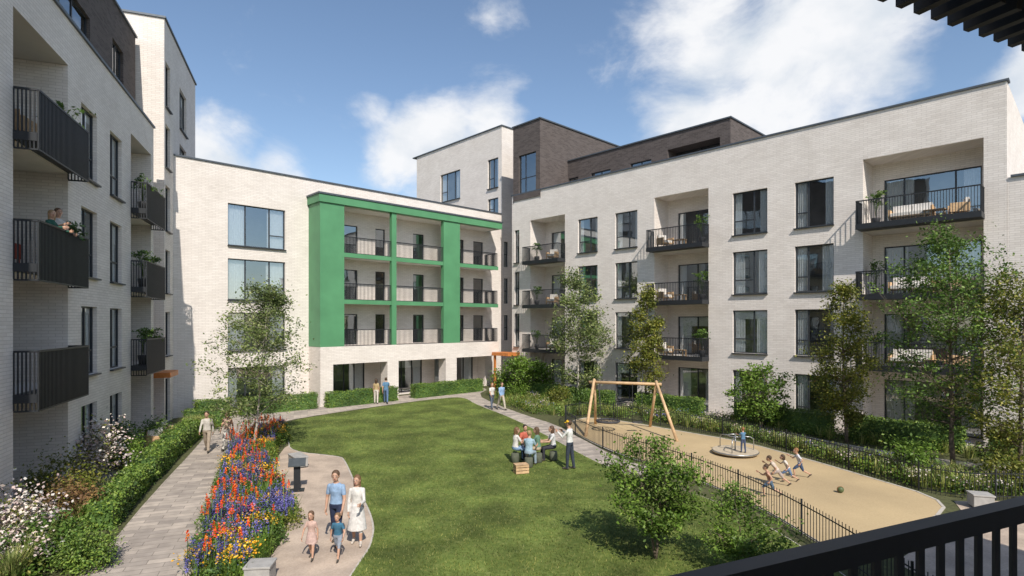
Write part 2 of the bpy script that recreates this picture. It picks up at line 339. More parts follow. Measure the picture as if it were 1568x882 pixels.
# ------------------------------------------------------------ LEFT BUILDING  (local x=-q)
LFL=[0,3.55,6.9,10.25]
def left_building():
    E=empty('brick_balcony_apartment_building',(-18.97,31.48,0),math.atan2(.939,-.345))
    w=MB(); g=MB(); k=MB()
    ops=[]
    rows=((10.24,12.67),(6.93,9.25),(3.6,5.93),(.08,2.6))
    for a,c in ((-13.8,-12.3),(-10.9,-9.43)):
        for z0,z1 in rows: ops.append((a,c,z0,z1,.2))
    for z0,z1 in rows: ops.append((-22.6,-20.9,z0,z1,.2))
    rec=[(-18.4,-14.9),(-8.2,-4.9)]
    for a,c in rec: ops.append((a,c,.02,13.4,1.7))
    facade(w,-26,-4.42,0,14.83,ops,M_WB)
    for o in ops:
        if o[4]<1: window(g,*o[:4],.13,(.5,),((0,.35),(1,.35)))
    for (a,c) in rec:
        dz=[(a+.8,c-.3,z+.04,z+2.35) for z in LFL]
        facade(w,a,c,0,13.4,dz,M_WB,y=1.7,dep=.15)
        for d in dz: window(g,*d,1.78,(.5,),(),True,False)
        for z in LFL[1:]:
            w.box(a+.003,c-.003,.003,1.69,z-.25,z,M_SLAB)
            balcony(k,a-.02,c+.03,z,.55 if a<-10 else .6,1.12,sp=.085,bw=.03,drop=.45)
    w.quad((-4.42,0,0),(-4.42,1.6,0),(-4.42,1.6,14.83),(-4.42,0,14.83),M_WB)
    facade(w,-4.42,-2.2,0,14.83,[],M_WB,y=1.6)
    to=[(-1.95,-.85,z0,z1,.2) for z0,z1 in rows[:3]]+[(-1.95,-.85,13.6,15.9,.2),(-1.95,-.85,16.8,19.2,.2),(1.6,3.6,13.8,15.9,.2),(1.6,3.6,16.8,19.2,.2),(-1.95,-.85,.05,2.4,.2)]
    facade(w,-2.2,6.6,0,21.3,to,M_WB,y=.0)
    for o in to: window(g,*o[:4],.13,(.5,),((0,.35),))
    w.quad((-2.2,0,0),(-2.2,8,0),(-2.2,8,21.3),(-2.2,0,21.3),M_WB); w.quad((6.6,0,14),(6.6,8,14),(6.6,8,21.3),(6.6,0,21.3),M_WB)
    k.box(-2.28,6.68,-.08,8,21.3,21.4,M_COP)
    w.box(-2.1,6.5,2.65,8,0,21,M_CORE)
    coping(k,-26,-4.35,14.83,-.07,.45)
    po=[(-6.2,-4.6,15.6,18.2),(-12,-9,15.5,17.6)]
    facade(w,-26,-2.6,14.3,19.9,po,M_DB,y=1.2)
    for o in po: window(g,*o,1.32,(.5,),(),False,False)
    k.box(-26,-2.5,1.12,8,19.9,20.0,M_COP)
    w.box(-26,-2.6,2.65,9,0,19.6,M_CORE); w.box(-26,-4.42,.25,3,14.2,14.3,M_ROOF)
    for z in (3.05,6.4,9.75,13.2):
        w.box(-14.88,-8.22,.25,2.6,z-.1,z+.1,M_SLAB); w.box(-26,-18.42,.25,2.6,z-.1,z+.1,M_SLAB); w.box(-2.1,0,.25,2.6,z-.1,z+.1,M_SLAB)
    w.quad((-26,0,0),(-26,9,0),(-26,9,19.9),(-26,0,19.9),M_WB)
    k.box(-4.3,-2.5,-.7,1.5,2.65,2.9,M_ORANGE)
    w.finish('walls',E); g.finish('windows',E); k.finish('balconies',E)
left_building()
# ------------------------------------------------------------ CAMERA-SIDE BALCONY BUILDING
def near_building():
    E=empty('timber_soffit_balcony_building',(.71,2.21,0),math.atan2(-.401,-.916))
    w=MB(); k=MB()
    M_SOF=simple('soffit_board',(.36,.28,.20),.7,0,.2,3)
    w.box(-14,6,.0,3.4,3.0,3.25,M_SLAB); w.box(-14,6,3.4,3.7,0,7.7,M_WB)
    w.box(-14,6,.12,3.4,7.2,7.46,M_SOF)
    k.box(-14,6,.0,.10,7.19,7.48,M_RAIL)
    x=-14
    while x<6:
        k.box(x,x+.05,-.16,.09,7.06,7.185,M_RAIL); x+=.15
    k.box(-14,6,-.04,.05,4.30,4.40,M_RAIL); k.box(-14,6,-.02,.03,3.3,3.35,M_RAIL)
    x=-14
    while x<6:
        k.box(x,x+.05,-.008,.008,3.35,4.30,M_RAIL); x+=.165
    w.box(-14,-13.8,.2,3.4,0,3.0,M_WB); w.box(5.8,6,.2,3.4,0,3.0,M_WB)
    w.finish('walls_and_slabs',E); k.finish('railing',E)
near_building()
# ------------------------------------------------------------ GROUND
def chaikin(P,it=2,closed=True):
    P=np.array(P,float)
    for _ in range(it):
        Q=np.roll(P,-1,0) if closed else P[1:]
        A=P if closed else P[:-1]
        R=np.stack([A*.75+Q*.25,A*.25+Q*.75],1).reshape(-1,2)
        P=R if closed else np.vstack([P[:1],R,P[-1:]])
    return P
def sheet(name,P,z,mat,smooth=2,edge=None):
    P=chaikin(P,smooth) if smooth else np.array(P,float)
    b=MB(); n=len(P); b.add([(x,y,z) for x,y in P],[list(range(n))],mat)
    if edge:
        em,h,wd=edge; Q=np.roll(P,-1,0)
        for a,c in zip(P,Q):
            if np.linalg.norm(c-a)<1e-6: continue
            b.obox((a+c)/2,(c-a)/2*1.02,wd/2,0,z+h,em)
    b.finish(name); return P
def noisemat(name,stops,scale,rough=.95,bump=.3,s2=None,dist=.02,lo=.78,hi=1.12):
    m,nt,b=newmat(name); L=nt.links.new; tc=N(nt,'ShaderNodeTexCoord')
    no=N(nt,'ShaderNodeTexNoise'); no.inputs['Scale'].default_value=scale; no.inputs['Detail'].default_value=8; no.inputs['Roughness'].default_value=.7
    L(tc.outputs['Object'],no.inputs['Vector']); r=ramp(nt,stops); L(no.outputs['Fac'],r.inputs['Fac'])
    no2=N(nt,'ShaderNodeTexNoise'); no2.inputs['Scale'].default_value=s2 or scale/20; no2.inputs['Detail'].default_value=5; L(tc.outputs['Object'],no2.inputs['Vector'])
    r2=ramp(nt,[(.35,(lo,lo,lo)),(.65,(hi,hi,hi*.98))]); L(no2.outputs['Fac'],r2.inputs['Fac'])
    mx=N(nt,'ShaderNodeMix',data_type='RGBA',blend_type='MULTIPLY'); mx.inputs[0].default_value=1
    L(r.outputs['Color'],mx.inputs[6]); L(r2.outputs['Color'],mx.inputs[7]); L(mx.outputs[2],b.inputs['Base Color'])
    bp=N(nt,'ShaderNodeBump'); bp.inputs['Strength'].default_value=bump; bp.inputs['Distance'].default_value=dist
    L(no.outputs['Fac'],bp.inputs['Height']); L(bp.outputs['Normal'],b.inputs['Normal'])
    b.inputs['Roughness'].default_value=rough; b.inputs['Specular IOR Level'].default_value=.2
    return m
M_SOIL=noisemat('soil_mulch',[(.3,(.055,.055,.03)),(.7,(.13,.14,.06))],6,bump=.8)
M_LAWN=noisemat('lawn_grass',[(.3,(.07,.105,.022)),(.55,(.125,.165,.04)),(.75,(.225,.235,.08))],7,bump=.8,s2=.55,lo=.6,hi=1.3)
M_GRAVEL=noisemat('resin_gravel',[(.3,(.40,.315,.25)),(.7,(.56,.46,.38))],25,bump=.25)
M_SAND=noisemat('playground_surface',[(.3,(.42,.315,.18)),(.7,(.53,.41,.25))],30,bump=.15,s2=.3,lo=.86,hi=1.08)
def pavemat():
    m,nt,b=newmat('stone_paving'); L=nt.links.new; tc=N(nt,'ShaderNodeTexCoord')
    mp=N(nt,'ShaderNodeMapping'); mp.inputs['Rotation'].default_value=(0,0,math.radians(-20)); L(tc.outputs['Object'],mp.inputs['Vector'])
    bt=N(nt,'ShaderNodeTexBrick'); L(mp.outputs[0],bt.inputs['Vector']); bt.inputs['Scale'].default_value=1
    bt.inputs['Brick Width'].default_value=.75; bt.inputs['Row Height'].default_value=.25; bt.inputs['Mortar Size'].default_value=.008
    bt.inputs['Color1'].default_value=(.52,.45,.385,1); bt.inputs['Color2'].default_value=(.31,.27,.24,1); bt.inputs['Mortar'].default_value=(.2,.175,.15,1)
    no=N(nt,'ShaderNodeTexNoise'); no.inputs['Scale'].default_value=3; no.inputs['Detail'].default_value=8; L(tc.outputs['Object'],no.inputs['Vector'])
    r2=ramp(nt,[(.3,(.8,.8,.8)),(.7,(1.12,1.12,1.12))]); L(no.outputs['Fac'],r2.inputs['Fac'])
    mx=N(nt,'ShaderNodeMix',data_type='RGBA',blend_type='MULTIPLY'); mx.inputs[0].default_value=1
    L(bt.outputs['Color'],mx.inputs[6]); L(r2.outputs['Color'],mx.inputs[7]); L(mx.outputs[2],b.inputs['Base Color'])
    b.inputs['Roughness'].default_value=.8; return m
M_PAVE=pavemat()
M_KERB=simple('kerb_stone',(.5,.46,.41),.8,0,.15,5)
g=MB(); g.quad((-600,-300,0),(600,-300,0),(600,900,0),(-600,900,0),M_SOIL); g.finish('ground')
sheet('path',[(-4.9,6),(-6.8,12),(-9.0,17.4),(-11.8,23.4),(-12.7,27.5),(-12.4,30.6),(-11,32.8),(-8,36.6),(-5.8,39),(-4,40.2),(-2.2,36.2),(0,31.6),(2.0,25.6),(3.2,21.5),(4.6,18.8),(5.6,20),(4.2,22.3),(3.2,26),(2.3,29.5),(1.0,32),(-.9,36.3),(-2.6,41.5),(-1.8,45.5),(-3.5,46),(-9.5,39.5),(-13.8,35.2),(-16.6,32.2),(-15.6,29.5),(-13.3,23.4),(-11.2,17.4),(-9.5,13),(-7.6,6)],.012,M_PAVE,1)
lawn=[(-10.1,25.5),(-11.9,28.5),(-12.0,30.6),(-10.6,32.6),(-7.7,36.3),(-5.5,38.8),(-4,40.0),(-3.2,39.4),(-2.3,36.3),(-0.1,31.6),(2.0,25.4),(3.1,21.7),(4.2,19.3),(5.6,17.8),(6.5,15.7),(7.0,13),(7.1,8),(-3.4,8),(-3.4,12.3),(-3.35,13.5),(-3.7,15.2),(-5.0,18.2),(-6.5,21.9),(-6.9,22.5),(-9.2,23.3)]
LP=sheet('lawn',lawn,.05,M_LAWN,2,(M_KERB,-.015,.1))
sheet('gravel_terrace',[(-10.0,25.2),(-9.0,23.9),(-6.3,22.9),(-4.5,18.4),(-3.2,15.3),(-2.8,13.5),(-2.9,6),(-5.0,6),(-5.4,12),(-5.8,14.8),(-7.1,17.5),(-8.9,20.5)],.022,M_GRAVEL,1)
PLAY=[(2.9,28.7),(3.2,30.6),(4.4,31.8),(6.2,30.3),(8.2,27.8),(10.4,25.2),(11.6,22),(12.4,19.4),(13.0,17.3),(12.4,16.0),(10,14.4),(7.6,12.6),(7.25,16.2),(6.6,18.5),(5.7,20.6),(4.4,22.7),(3.3,26)]
sheet('playground_ground',PLAY,.018,M_SAND,1,(M_KERB,.01,.08))
sheet('footpath',[(7.5,33.5),(9.3,30.8),(11.6,27),(12.9,23.4),(15.0,20.6),(17,18.2),(20,16.5),(22,18.5),(18.5,20.6),(15.9,22.8),(14.2,25.4),(13.2,28),(10.6,31.8),(8.6,34.4)],.014,M_PAVE,1,(M_KERB,.01,.08))
sheet('terrace',[(12.6,15.6),(13.3,16.9),(20,16.9),(20,9),(9,9),(8.6,12.6)],.013,M_GRAVEL,0)
def RW(s,o): return (.69*s-.724*o,45.7-.724*s-.69*o)
def LW(q,o): return (-18.97+.345*q+.939*o,31.48-.939*q+.345*o)
def BW(t,o): return (-18.97+.723*t+.691*o,31.48+.691*t-.723*o)
sheet('patio',[RW(0,-1.7),RW(30,-1.7),RW(30,1.6),RW(0,1.6)],.01,M_PAVE,0)
sheet('patio',[LW(2,-1.7),LW(24,-1.7),LW(24,1.3),LW(2,1.3)],.01,M_PAVE,0)
def inpoly(x,y,P):
    c=np.zeros(len(x),bool); n=len(P)
    for i in range(n):
        x1,y1=P[i];x2,y2=P[(i+1)%n]
        if y1==y2: continue
        m=((y1>y)!=(y2>y))&(x<(x2-x1)*(y-y1)/(y2-y1)+x1); c^=m
    return c
def blades(name,P,n,h,wd,mat,z=.05,pw=2.0,ymin=9):
    P=np.array(P); y=ymin+(P[:,1].max()-ymin)*rng.random(n)**pw; x=rng.uniform(P[:,0].min(),P[:,0].max(),n)
    m=inpoly(x,y,P); x=x[m];y=y[m];n=len(x)
    a=rng.uniform(0,2*math.pi,n); dx=np.cos(a)*wd;dy=np.sin(a)*wd; hh=h*rng.uniform(.5,1.3,n); ln=rng.normal(0,h*.45,(n,2))
    V=np.stack([np.stack([x-dx,y-dy,np.full(n,z)],1),np.stack([x+dx,y+dy,np.full(n,z)],1),np.stack([x+ln[:,0],y+ln[:,1],z+hh],1)],1).reshape(-1,3)
    b=MB(); b.add(V,np.arange(n*3).reshape(n,3),mat); b.finish(name)
L_LAWN=leafmat('lawn_blades',[(0,(.05,.08,.015)),(.5,(.115,.15,.035)),(1,(.24,.24,.08))],0,.6,k=1.12)
blades('grass',LP,170000,.045,.009,L_LAWN)
# ------------------------------------------------------------ VEGETATION
def tree(name,x,y,H,z0,rx,leaf,nleaf,ls,bark=M_BARK,tr=.07,shape='round',seed=1,sig=.28,limbs=26,stems=1):
    r=np.random.default_rng(seed); b=MB(); C=[]
    def env(h):
        if shape=='col': return rx*(math.sin(math.pi*min(1,max(0,h*.9+.08)))**.7)*(1.1-.5*h)
        return rx*max(.12,math.sin(math.pi*min(1,max(0,h*.88+.1)))**.65)
    for st in range(stems):
        ph=r.uniform(0,6.3); off=.25*rx if stems>1 else 0
        n=9; T=np.zeros((n,3)); hh=np.linspace(0,H*.93,n)
        T[:,2]=hh; fr=hh/H
        T[:,0]=off*math.cos(ph)*fr*1.6+np.cumsum(r.normal(0,.018*H/5,n)); T[:,1]=off*math.sin(ph)*fr*1.6+np.cumsum(r.normal(0,.018*H/5,n)); T[:,:2]-=T[0,:2]
        b.tube(T,np.linspace(tr,tr*.15,n)*(1/stems**.4),7,bark)
        for i in range(limbs//stems):
            t=r.uniform(0.02,.98)**.9; zc=z0+(H-z0)*t
            zs=max(z0*.75,zc-env(t)*r.uniform(.25,.8)); zs=min(zs,H*.9)
            p0=np.array([np.interp(zs,T[:,2],T[:,0]),np.interp(zs,T[:,2],T[:,1]),zs])
            a=i*2.4+r.uniform(-.4,.4); R=env(t)*r.uniform(.6,1.08)
            p1=np.array([p0[0]*.5+math.cos(a)*R,p0[1]*.5+math.sin(a)*R,zc+r.normal(0,.1)])
            mid=(p0+p1)/2+np.array([0,0,-.08*R])+r.normal(0,.05*R,3)
            s=np.linspace(0,1,5)[:,None]; Q=(1-s)**2*p0+2*s*(1-s)*mid+s*s*p1
            rb=tr*.38*(1-zs/H*.6); b.tube(Q,np.linspace(rb,.006,5),5,bark)
            for u in (.45,.7,.88,1.0):
                q=(1-u)**2*p0+2*u*(1-u)*mid+u*u*p1
                for kk in range(2):
                    d=r.normal(0,1,3); d/=np.linalg.norm(d); e=q+d*env(t)*r.uniform(.12,.38)
                    b.tube([q,(q+e)/2+r.normal(0,.02,3),e],[rb*.3,rb*.2,.004],4,bark)
                    C.append((e,r.uniform(.3,1.5)))
    W=np.array([c[1] for c in C]); P=np.array([c[0] for c in C]); W/=W.sum()
    idx=r.choice(len(P),nleaf,p=W); sg=sig*r.uniform(.4,1.2,len(P))[idx][:,None]
    L=P[idx]+r.normal(0,1,(nleaf,3))*sg*np.array((1,1,.75))
    b.leaves(L,ls,leaf,.4,.55)
    b.finish(name,loc=(x,y,0))
tree('birch_tree',-10.5,22.8,6.9,1.7,1.85,L_BIRCH,12000,.056,M_WBARK,.065,'round',3,.25,38,2)
tree('birch_tree',4.3,36.6,8.6,1.6,1.95,L_BIRCH,12500,.078,M_WBARK,.075,'round',5,.29,38)
tree('poplar_tree',8.2,34.2,7.6,1.2,1.15,L_OLIVE,9500,.073,M_BARK,.07,'col',6,.24,36)
tree('poplar_tree',14.9,25.0,7.3,.9,1.35,L_OLIVE,15000,.06,M_BARK,.08,'col',8,.24,50)
tree('ash_tree',16.2,20.6,9.0,1.8,2.2,L_GREEN,17500,.06,M_BARK,.09,'round',9,.26,56)
tree('ash_tree',17.2,19.0,7.2,1.0,1.7,L_OLIVE,15000,.054,M_BARK,.08,'round',10,.25,50)
tree('ornamental_tree',3.25,12.7,2.85,.8,1.05,L_BRIGHT,8500,.044,M_BARK,.045,'round',11,.15,34,2)
tree('shrub_tree',5.0,11.9,1.8,.2,.8,L_BRIGHT,7500,.035,M_BARK,.03,'round',12,.14,30,3)
tree('magnolia_tree',12.4,28.0,3.1,.9,1.45,L_BRIGHT,4500,.08,M_BARK,.05,'round',13,.22,26,2)
tree('magnolia_tree',-.0,40.5,2.9,.5,1.5,L_BRIGHT,4200,.09,M_BARK,.05,'round',14,.25,24,2)
tree('magnolia_tree',1.9,40.8,2.3,.4,1.3,L_BRIGHT,3400,.09,M_BARK,.05,'round',15,.25,22,2)
def shrub(name,x,y,rx,h,leaf,n,ls,accent=None,na=0,seed=1,z=0):
    r=np.random.default_rng(seed); b=MB(); C=[]
    for i in range(12):
        a=r.uniform(0,6.3); R=rx*r.uniform(.2,.85); e=np.array((math.cos(a)*R,math.sin(a)*R,h*r.uniform(.35,.95)))
        b.tube([(0,0,0),e*.5+np.array((0,0,h*.12)),e],[.018,.012,.004],4,M_BARK); C.append(e)
    for i in range(14):
        a=r.uniform(0,6.3);R=rx*math.sqrt(r.random())*.9; C.append(np.array((math.cos(a)*R,math.sin(a)*R,h*r.uniform(.2,.9)*(1-.4*(R/rx)**2))))
    C=np.array(C); i=r.integers(0,len(C),n); L=C[i]+r.normal(0,1,(n,3))*np.array((rx*.2,rx*.2,h*.16)); L[:,2]=np.abs(L[:,2])
    b.leaves(L,ls,leaf,.4,.55)
    if accent:
        i=r.integers(0,len(C),na); L=C[i]+r.normal(0,1,(na,3))*np.array((rx*.22,rx*.22,h*.16)); L[:,2]=np.abs(L[:,2])+.03; b.leaves(L,ls*.9,accent,.6,.9)
    b.finish(name,loc=(x,y,z))
def hedge(name,p0,p1,wd,h,dens=420,seed=1):
    p0=np.array(p0,float);p1=np.array(p1,float); L=np.linalg.norm(p1-p0); d=(p1-p0)/L
    b=MB(); r=np.random.default_rng(seed)
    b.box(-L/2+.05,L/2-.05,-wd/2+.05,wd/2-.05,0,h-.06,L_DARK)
    n=int(dens*(L*wd+2*L*h+2*wd*h)); u=r.random(n); A=np.array([L*wd,L*h,L*h,wd*h,wd*h]);A/=A.sum(); f=r.choice(5,n,p=A)
    X=r.uniform(-L/2,L/2,n);Y=r.uniform(-wd/2,wd/2,n);Z=r.uniform(0.02,h,n)
    Z[f==0]=h;Y[f==1]=-wd/2;Y[f==2]=wd/2;X[f==3]=-L/2;X[f==4]=L/2
    Cc=np.stack([X,Y,Z],1)+r.normal(0,.03,(n,3)); Cc[:,2]+=.03*np.sin(X*3.1+seed)*(Z>h*.6); Cc[:,2]=np.abs(Cc[:,2])
    b.leaves(Cc,.042,L_HEDGE,.2,.6)
    m=(p0+p1)/2; b.finish(name,loc=(m[0],m[1],0),rotz=math.atan2(d[1],d[0]))
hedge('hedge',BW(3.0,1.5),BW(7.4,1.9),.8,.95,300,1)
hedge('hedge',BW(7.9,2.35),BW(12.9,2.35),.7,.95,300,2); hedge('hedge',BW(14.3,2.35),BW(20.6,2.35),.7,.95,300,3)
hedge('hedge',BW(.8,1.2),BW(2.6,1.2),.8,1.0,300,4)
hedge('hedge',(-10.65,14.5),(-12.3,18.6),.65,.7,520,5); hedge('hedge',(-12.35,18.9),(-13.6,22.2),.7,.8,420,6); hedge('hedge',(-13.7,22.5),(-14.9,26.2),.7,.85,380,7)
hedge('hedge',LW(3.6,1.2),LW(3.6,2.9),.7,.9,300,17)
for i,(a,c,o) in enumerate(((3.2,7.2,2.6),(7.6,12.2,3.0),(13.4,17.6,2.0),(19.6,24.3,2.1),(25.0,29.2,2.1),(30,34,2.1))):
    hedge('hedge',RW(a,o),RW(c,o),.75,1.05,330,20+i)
def tufts(name,pts,h,n,mat,w=.012,spread=.12):
    b=MB()
    for (x,y) in pts:
        a=rng.uniform(0,2*math.pi,n); R=rng.uniform(.1,1,n); hh=h*rng.uniform(.6,1.15,n); bx=x+np.cos(a)*spread*R; by=y+np.sin(a)*spread*R
        tip=hh*R*.55; dx=-np.sin(a)*w;dy=np.cos(a)*w
        z=np.zeros(n)
        V=np.stack([np.stack([bx-dx,by-dy,z],1),np.stack([bx+dx,by+dy,z],1),
            np.stack([bx+np.cos(a)*tip*.4+dx*.8,by+np.sin(a)*tip*.4+dy*.8,hh*.65],1),np.stack([bx+np.cos(a)*tip*.4-dx*.8,by+np.sin(a)*tip*.4-dy*.8,hh*.65],1),
            np.stack([bx+np.cos(a)*tip,by+np.sin(a)*tip,hh*.92],1)],1).reshape(-1,3)
        o=np.arange(n)[:,None]*5
        k=b.nv; b.add(V,o+np.array([[0,1,2,3]]),mat); b.F.append((o+k+np.array([[3,2,4]]),b.mi(mat),False))
    b.finish(name)
def scatter(P,n,jit=0):
    P=np.array(P); out=[]
    while len(out)<n:
        x=rng.uniform(P[:,0].min(),P[:,0].max(),200); y=rng.uniform(P[:,1].min(),P[:,1].max(),200); m=inpoly(x,y,P)
        out+=list(zip(x[m],y[m]))
    return out[:n]
FB=[(-6.6,11.3),(-7.1,12.6),(-8.9,17.0),(-10.3,20.2),(-11.5,22.8),(-12.1,26),(-11.6,28.2),(-10.3,26.0),(-10.2,24.2),(-9.0,20.6),(-7.2,17.6),(-5.9,15.2),(-5.5,12),(-5.5,11)]
tufts('poker_plant_foliage',scatter(FB,230),.62,26,L_GREEN,.012,.16)
fb=MB(); bush=MB(); fy=MB(); fp=MB()
def inside(x,y): return inpoly(np.array([x]),np.array([y]),FB)[0]
for (x,y) in scatter(FB,250):   # domed foliage mounds
    n=170; R=rng.uniform(.22,.4); H=rng.uniform(.25,.6); d=rng.normal(size=(n,3)); d/=np.linalg.norm(d,axis=1)[:,None]; d[:,2]=np.abs(d[:,2])
    d*=rng.uniform(.75,1.05,(n,1)); C=np.stack([x+d[:,0]*R,y+d[:,1]*R,d[:,2]*H+.03],1); bush.leaves(C,.04,[L_GREEN,L_DARK,L_BRIGHT,L_OLIVE][int(rng.integers(4))],.4,.5)
cl=scatter(FB,24)
for i in range(190):
    cx,cy=cl[i%24]; x=rng.normal(cx,.42); y=rng.normal(cy,.42)
    if not inside(x,y): continue
    h=rng.uniform(.7,1.05); lx,ly=rng.normal(0,.06,2)
    fb.tube([(x,y,0),(x+lx*.5,y+ly*.5,h*.5),(x+lx,y+ly,h)],.008,4,L_GREEN)
    n=44; t=rng.random(n); a=rng.uniform(0,6.3,n); rr=.030*(1.15-t*.85)
    C=np.stack([x+lx+np.cos(a)*rr,y+ly+np.sin(a)*rr,h-.06+t*.22],1); fb.leaves(C,.023,L_ORANGE,.1,.6)
for cx,cy,m in [(*p,0) for p in scatter(FB,24)]+[(*p,1) for p in scatter(FB,30)]+[(*p,2) for p in scatter(FB,9)]:
    if m!=1:
        for _ in range(4):
            x,y=rng.normal(cx,.2),rng.normal(cy,.2)
            if not inside(x,y): continue
            n=55; C=np.stack([rng.normal(x,.14,n),rng.normal(y,.14,n),rng.normal(.52,.06,n)],1); fy.leaves(C,.025,L_YELL if m==0 else L_PINK,.9,.9)
            C[:40,2]-=.13; fy.leaves(C[:40],.035,L_GREEN,.4,.5)
    else:
        for _ in range(34):
            x,y=rng.normal(cx,.28),rng.normal(cy,.28)
            if not inside(x,y): continue
            h=rng.uniform(.5,.82); n=26
            fp.leaves(np.stack([rng.normal(x,.02,n),rng.normal(y,.02,n),np.linspace(h*.5,h,n)],1),.023,L_PURP,.2,.6)
fb.finish('red_hot_poker_flowers'); bush.finish('flower_bed_foliage'); fy.finish('yellow_flowers'); fp.finish('purple_salvia_flowers')
LG=[LW(22,1.5),LW(4.2,1.5),LW(4.2,2.6),(-14.6,24.5),(-13.0,19.5),(-11.2,14.6),(-10.2,11)]
shrub('flowering_shrub',-14.0,18.6,1.0,1.75,L_OLIVE,1500,.05,L_BLOSS,2600,31)
shrub('flowering_shrub',-11.9,13.1,1.05,1.35,L_OLIVE,1300,.045,L_BLOSS,2600,32)
shrub('flowering_shrub',-10.7,12.0,.7,.85,L_GREEN,1600,.04,L_BLOSS,900,40)
shrub('olive_shrub',-12.9,16.1,.95,1.5,L_OLIVE,4200,.045,None,0,33)
shrub('bronze_shrub',-11.8,15.0,.8,1.15,leafmat('bronze_leaves',[(0,(.10,.05,.03)),(.5,(.17,.10,.05)),(1,(.26,.18,.07))]),2600,.045,None,0,34)
shrub('green_shrub',-15.6,22.4,.9,1.3,L_GREEN,2600,.05,None,0,35)
shrub('green_shrub',-14.2,20.7,.8,1.0,L_BRIGHT,2600,.05,None,0,36)
shrub('green_shrub',-10.5,12.9,.7,.9,L_GREEN,2600,.045,None,0,37)
shrub('box_shrub',-9.35,12.35,.62,.75,L_HEDGE,5200,.032,None,0,38)
shrub('green_shrub',-15.3,24.3,.7,1.1,L_GREEN,2200,.05,None,0,39)
tufts('ornamental_grass',scatter(LG,120),.8,60,L_GRASS,.008,.15)
gc=MB()
for (x,y) in scatter(LG,240):
    n=60; gc.leaves(np.stack([rng.normal(x,.2,n),rng.normal(y,.2,n),np.abs(rng.normal(.2,.14,n))],1),.045,[L_GREEN,L_BRIGHT,L_OLIVE][int(rng.integers(3))],.4,.55)
gc.finish('ground_cover_planting')
RG1=[RW(1,2.0),RW(12,3.6),(8.3,33),(6.0,31.4),(4.6,32.6),(3.2,31.5),(1.5,32.5),(-.4,36.5),(-1.6,41.2)]
RG2=[(7.4,30.6),(9.2,28.6),(11.4,25.0),(12.2,22),(13.2,18.2),(14,17.4),(18,17.3),(16.6,18.3),(14.8,20.4),(12.7,23.4),(11.4,26.8),(9.1,30.6),(7.6,32.6)]
RG3=[RW(13,1.7),RW(34,1.7),RW(34,3.2),RW(26,3.3),RW(19,3.0),RW(13.4,3.0)]
for nm,G,n1,n2 in (('a',RG1,100,280),('b',RG2,170,350),('c',RG3,50,200)):
    tufts('ornamental_grass',scatter(G,n1),.6,40,L_GRASS,.01,.16)
    gc=MB()
    for (x,y) in scatter(G,n2):
        n=50; gc.leaves(np.stack([rng.normal(x,.22,n),rng.normal(y,.22,n),np.abs(rng.normal(.2,.14,n))],1),.05,[L_GREEN,L_BRIGHT,L_OLIVE,L_HEDGE][int(rng.integers(4))],.4,.55)
    for (x,y) in scatter(G,16 if nm!='b' else 34):
        n=40; gc.leaves(np.stack([rng.normal(x,.2,n),rng.normal(y,.2,n),rng.normal(.42,.06,n)],1),.03,L_BLOSS if rng.random()<.6 else L_PURP,.9,.9)
    gc.finish('ground_cover_planting')
for i,(x,y) in enumerate([RW(2.5,3.4),RW(5,4.2),RW(9,4.4),RW(11,4.6),(14.0,19.6),(16,18.2)]): shrub('green_shrub',x,y,.8,1.1,[L_GREEN,L_BRIGHT,L_OLIVE][i%3],1600,.06,None,0,50+i)
# ------------------------------------------------------------ FENCE
def fence(name,P,h=.9):
    P=chaikin(P,2,False); b=MB(); d=0; rest=0
    for a,c in zip(P[:-1],P[1:]):
        L=np.linalg.norm(c-a); 
        if L<1e-6: continue
        u=(c-a)/L; m=(a+c)/2
        b.obox(m,u*L/2,.009,h-.12,h-.095,M_RAIL); b.obox(m,u*L/2,.009,.1,.12,M_RAIL)
        s=rest
        while s<L:
            p=a+u*s; b.obox(p,u*.0065,.0065,.0,h,M_RAIL); s+=.12
        rest=s-L
    for a,c in zip(P[::4],P[1::4]): b.obox(a,(c-a)/np.linalg.norm(c-a)*.018,.018,0,h+.03,M_RAIL)
    b.finish(name)
fence('metal_fence',[(2.75,28.6),(3.2,25.9),(4.25,22.7),(5.6,20.5),(6.45,18.4),(7.1,16.2),(7.45,13),(7.5,9)])
fence('metal_fence',[(2.75,28.6),(2.9,31),(4.4,32.2),(6.4,30.7),(8.5,28.3),(10.8,25.4),(11.8,22.2),(12.6,19.5),(13.3,17.1),(15.5,17.0),(19,17.0)])
# ------------------------------------------------------------ PLAYGROUND
sw=MB(); A=(4.1,28.0);Bp=(6.95,27.1)
sw.tube([(A[0]-.25,A[1]+.08,2.4),(Bp[0]+.25,Bp[1]-.08,2.4)],.07,10,M_WOOD)
for (ax,ay),(fx,fy_),(bx,by) in ((A,(3.45,26.4),(4.4,29.6)),(Bp,(7.45,25.3),(7.1,28.9))):
    sw.tube([(fx,fy_,0),(ax,ay,2.55)],[.075,.065],10,M_WOOD); sw.tube([(bx,by,0),(ax+.02,ay,2.5)],[.075,.065],10,M_WOOD)
M_ROPE=simple('swing_rope',(.05,.05,.055),.8)
bc=np.array((4.75,27.8)); th=np.linspace(0,2*math.pi,25); ring=np.stack([bc[0]+.55*np.cos(th),bc[1]+.55*np.sin(th),np.full(25,.5)],1)
sw.tube(ring,.05,8,M_ROPE)
for t in np.linspace(-.4,.4,7):
    l=math.sqrt(.52**2-t*t); sw.tube([(bc[0]+t,bc[1]-l,.5),(bc[0]+t,bc[1],.44),(bc[0]+t,bc[1]+l,.5)],.01,4,M_ROPE); sw.tube([(bc[0]-l,bc[1]+t,.5),(bc[0],bc[1]+t,.44),(bc[0]+l,bc[1]+t,.5)],.01,4,M_ROPE)
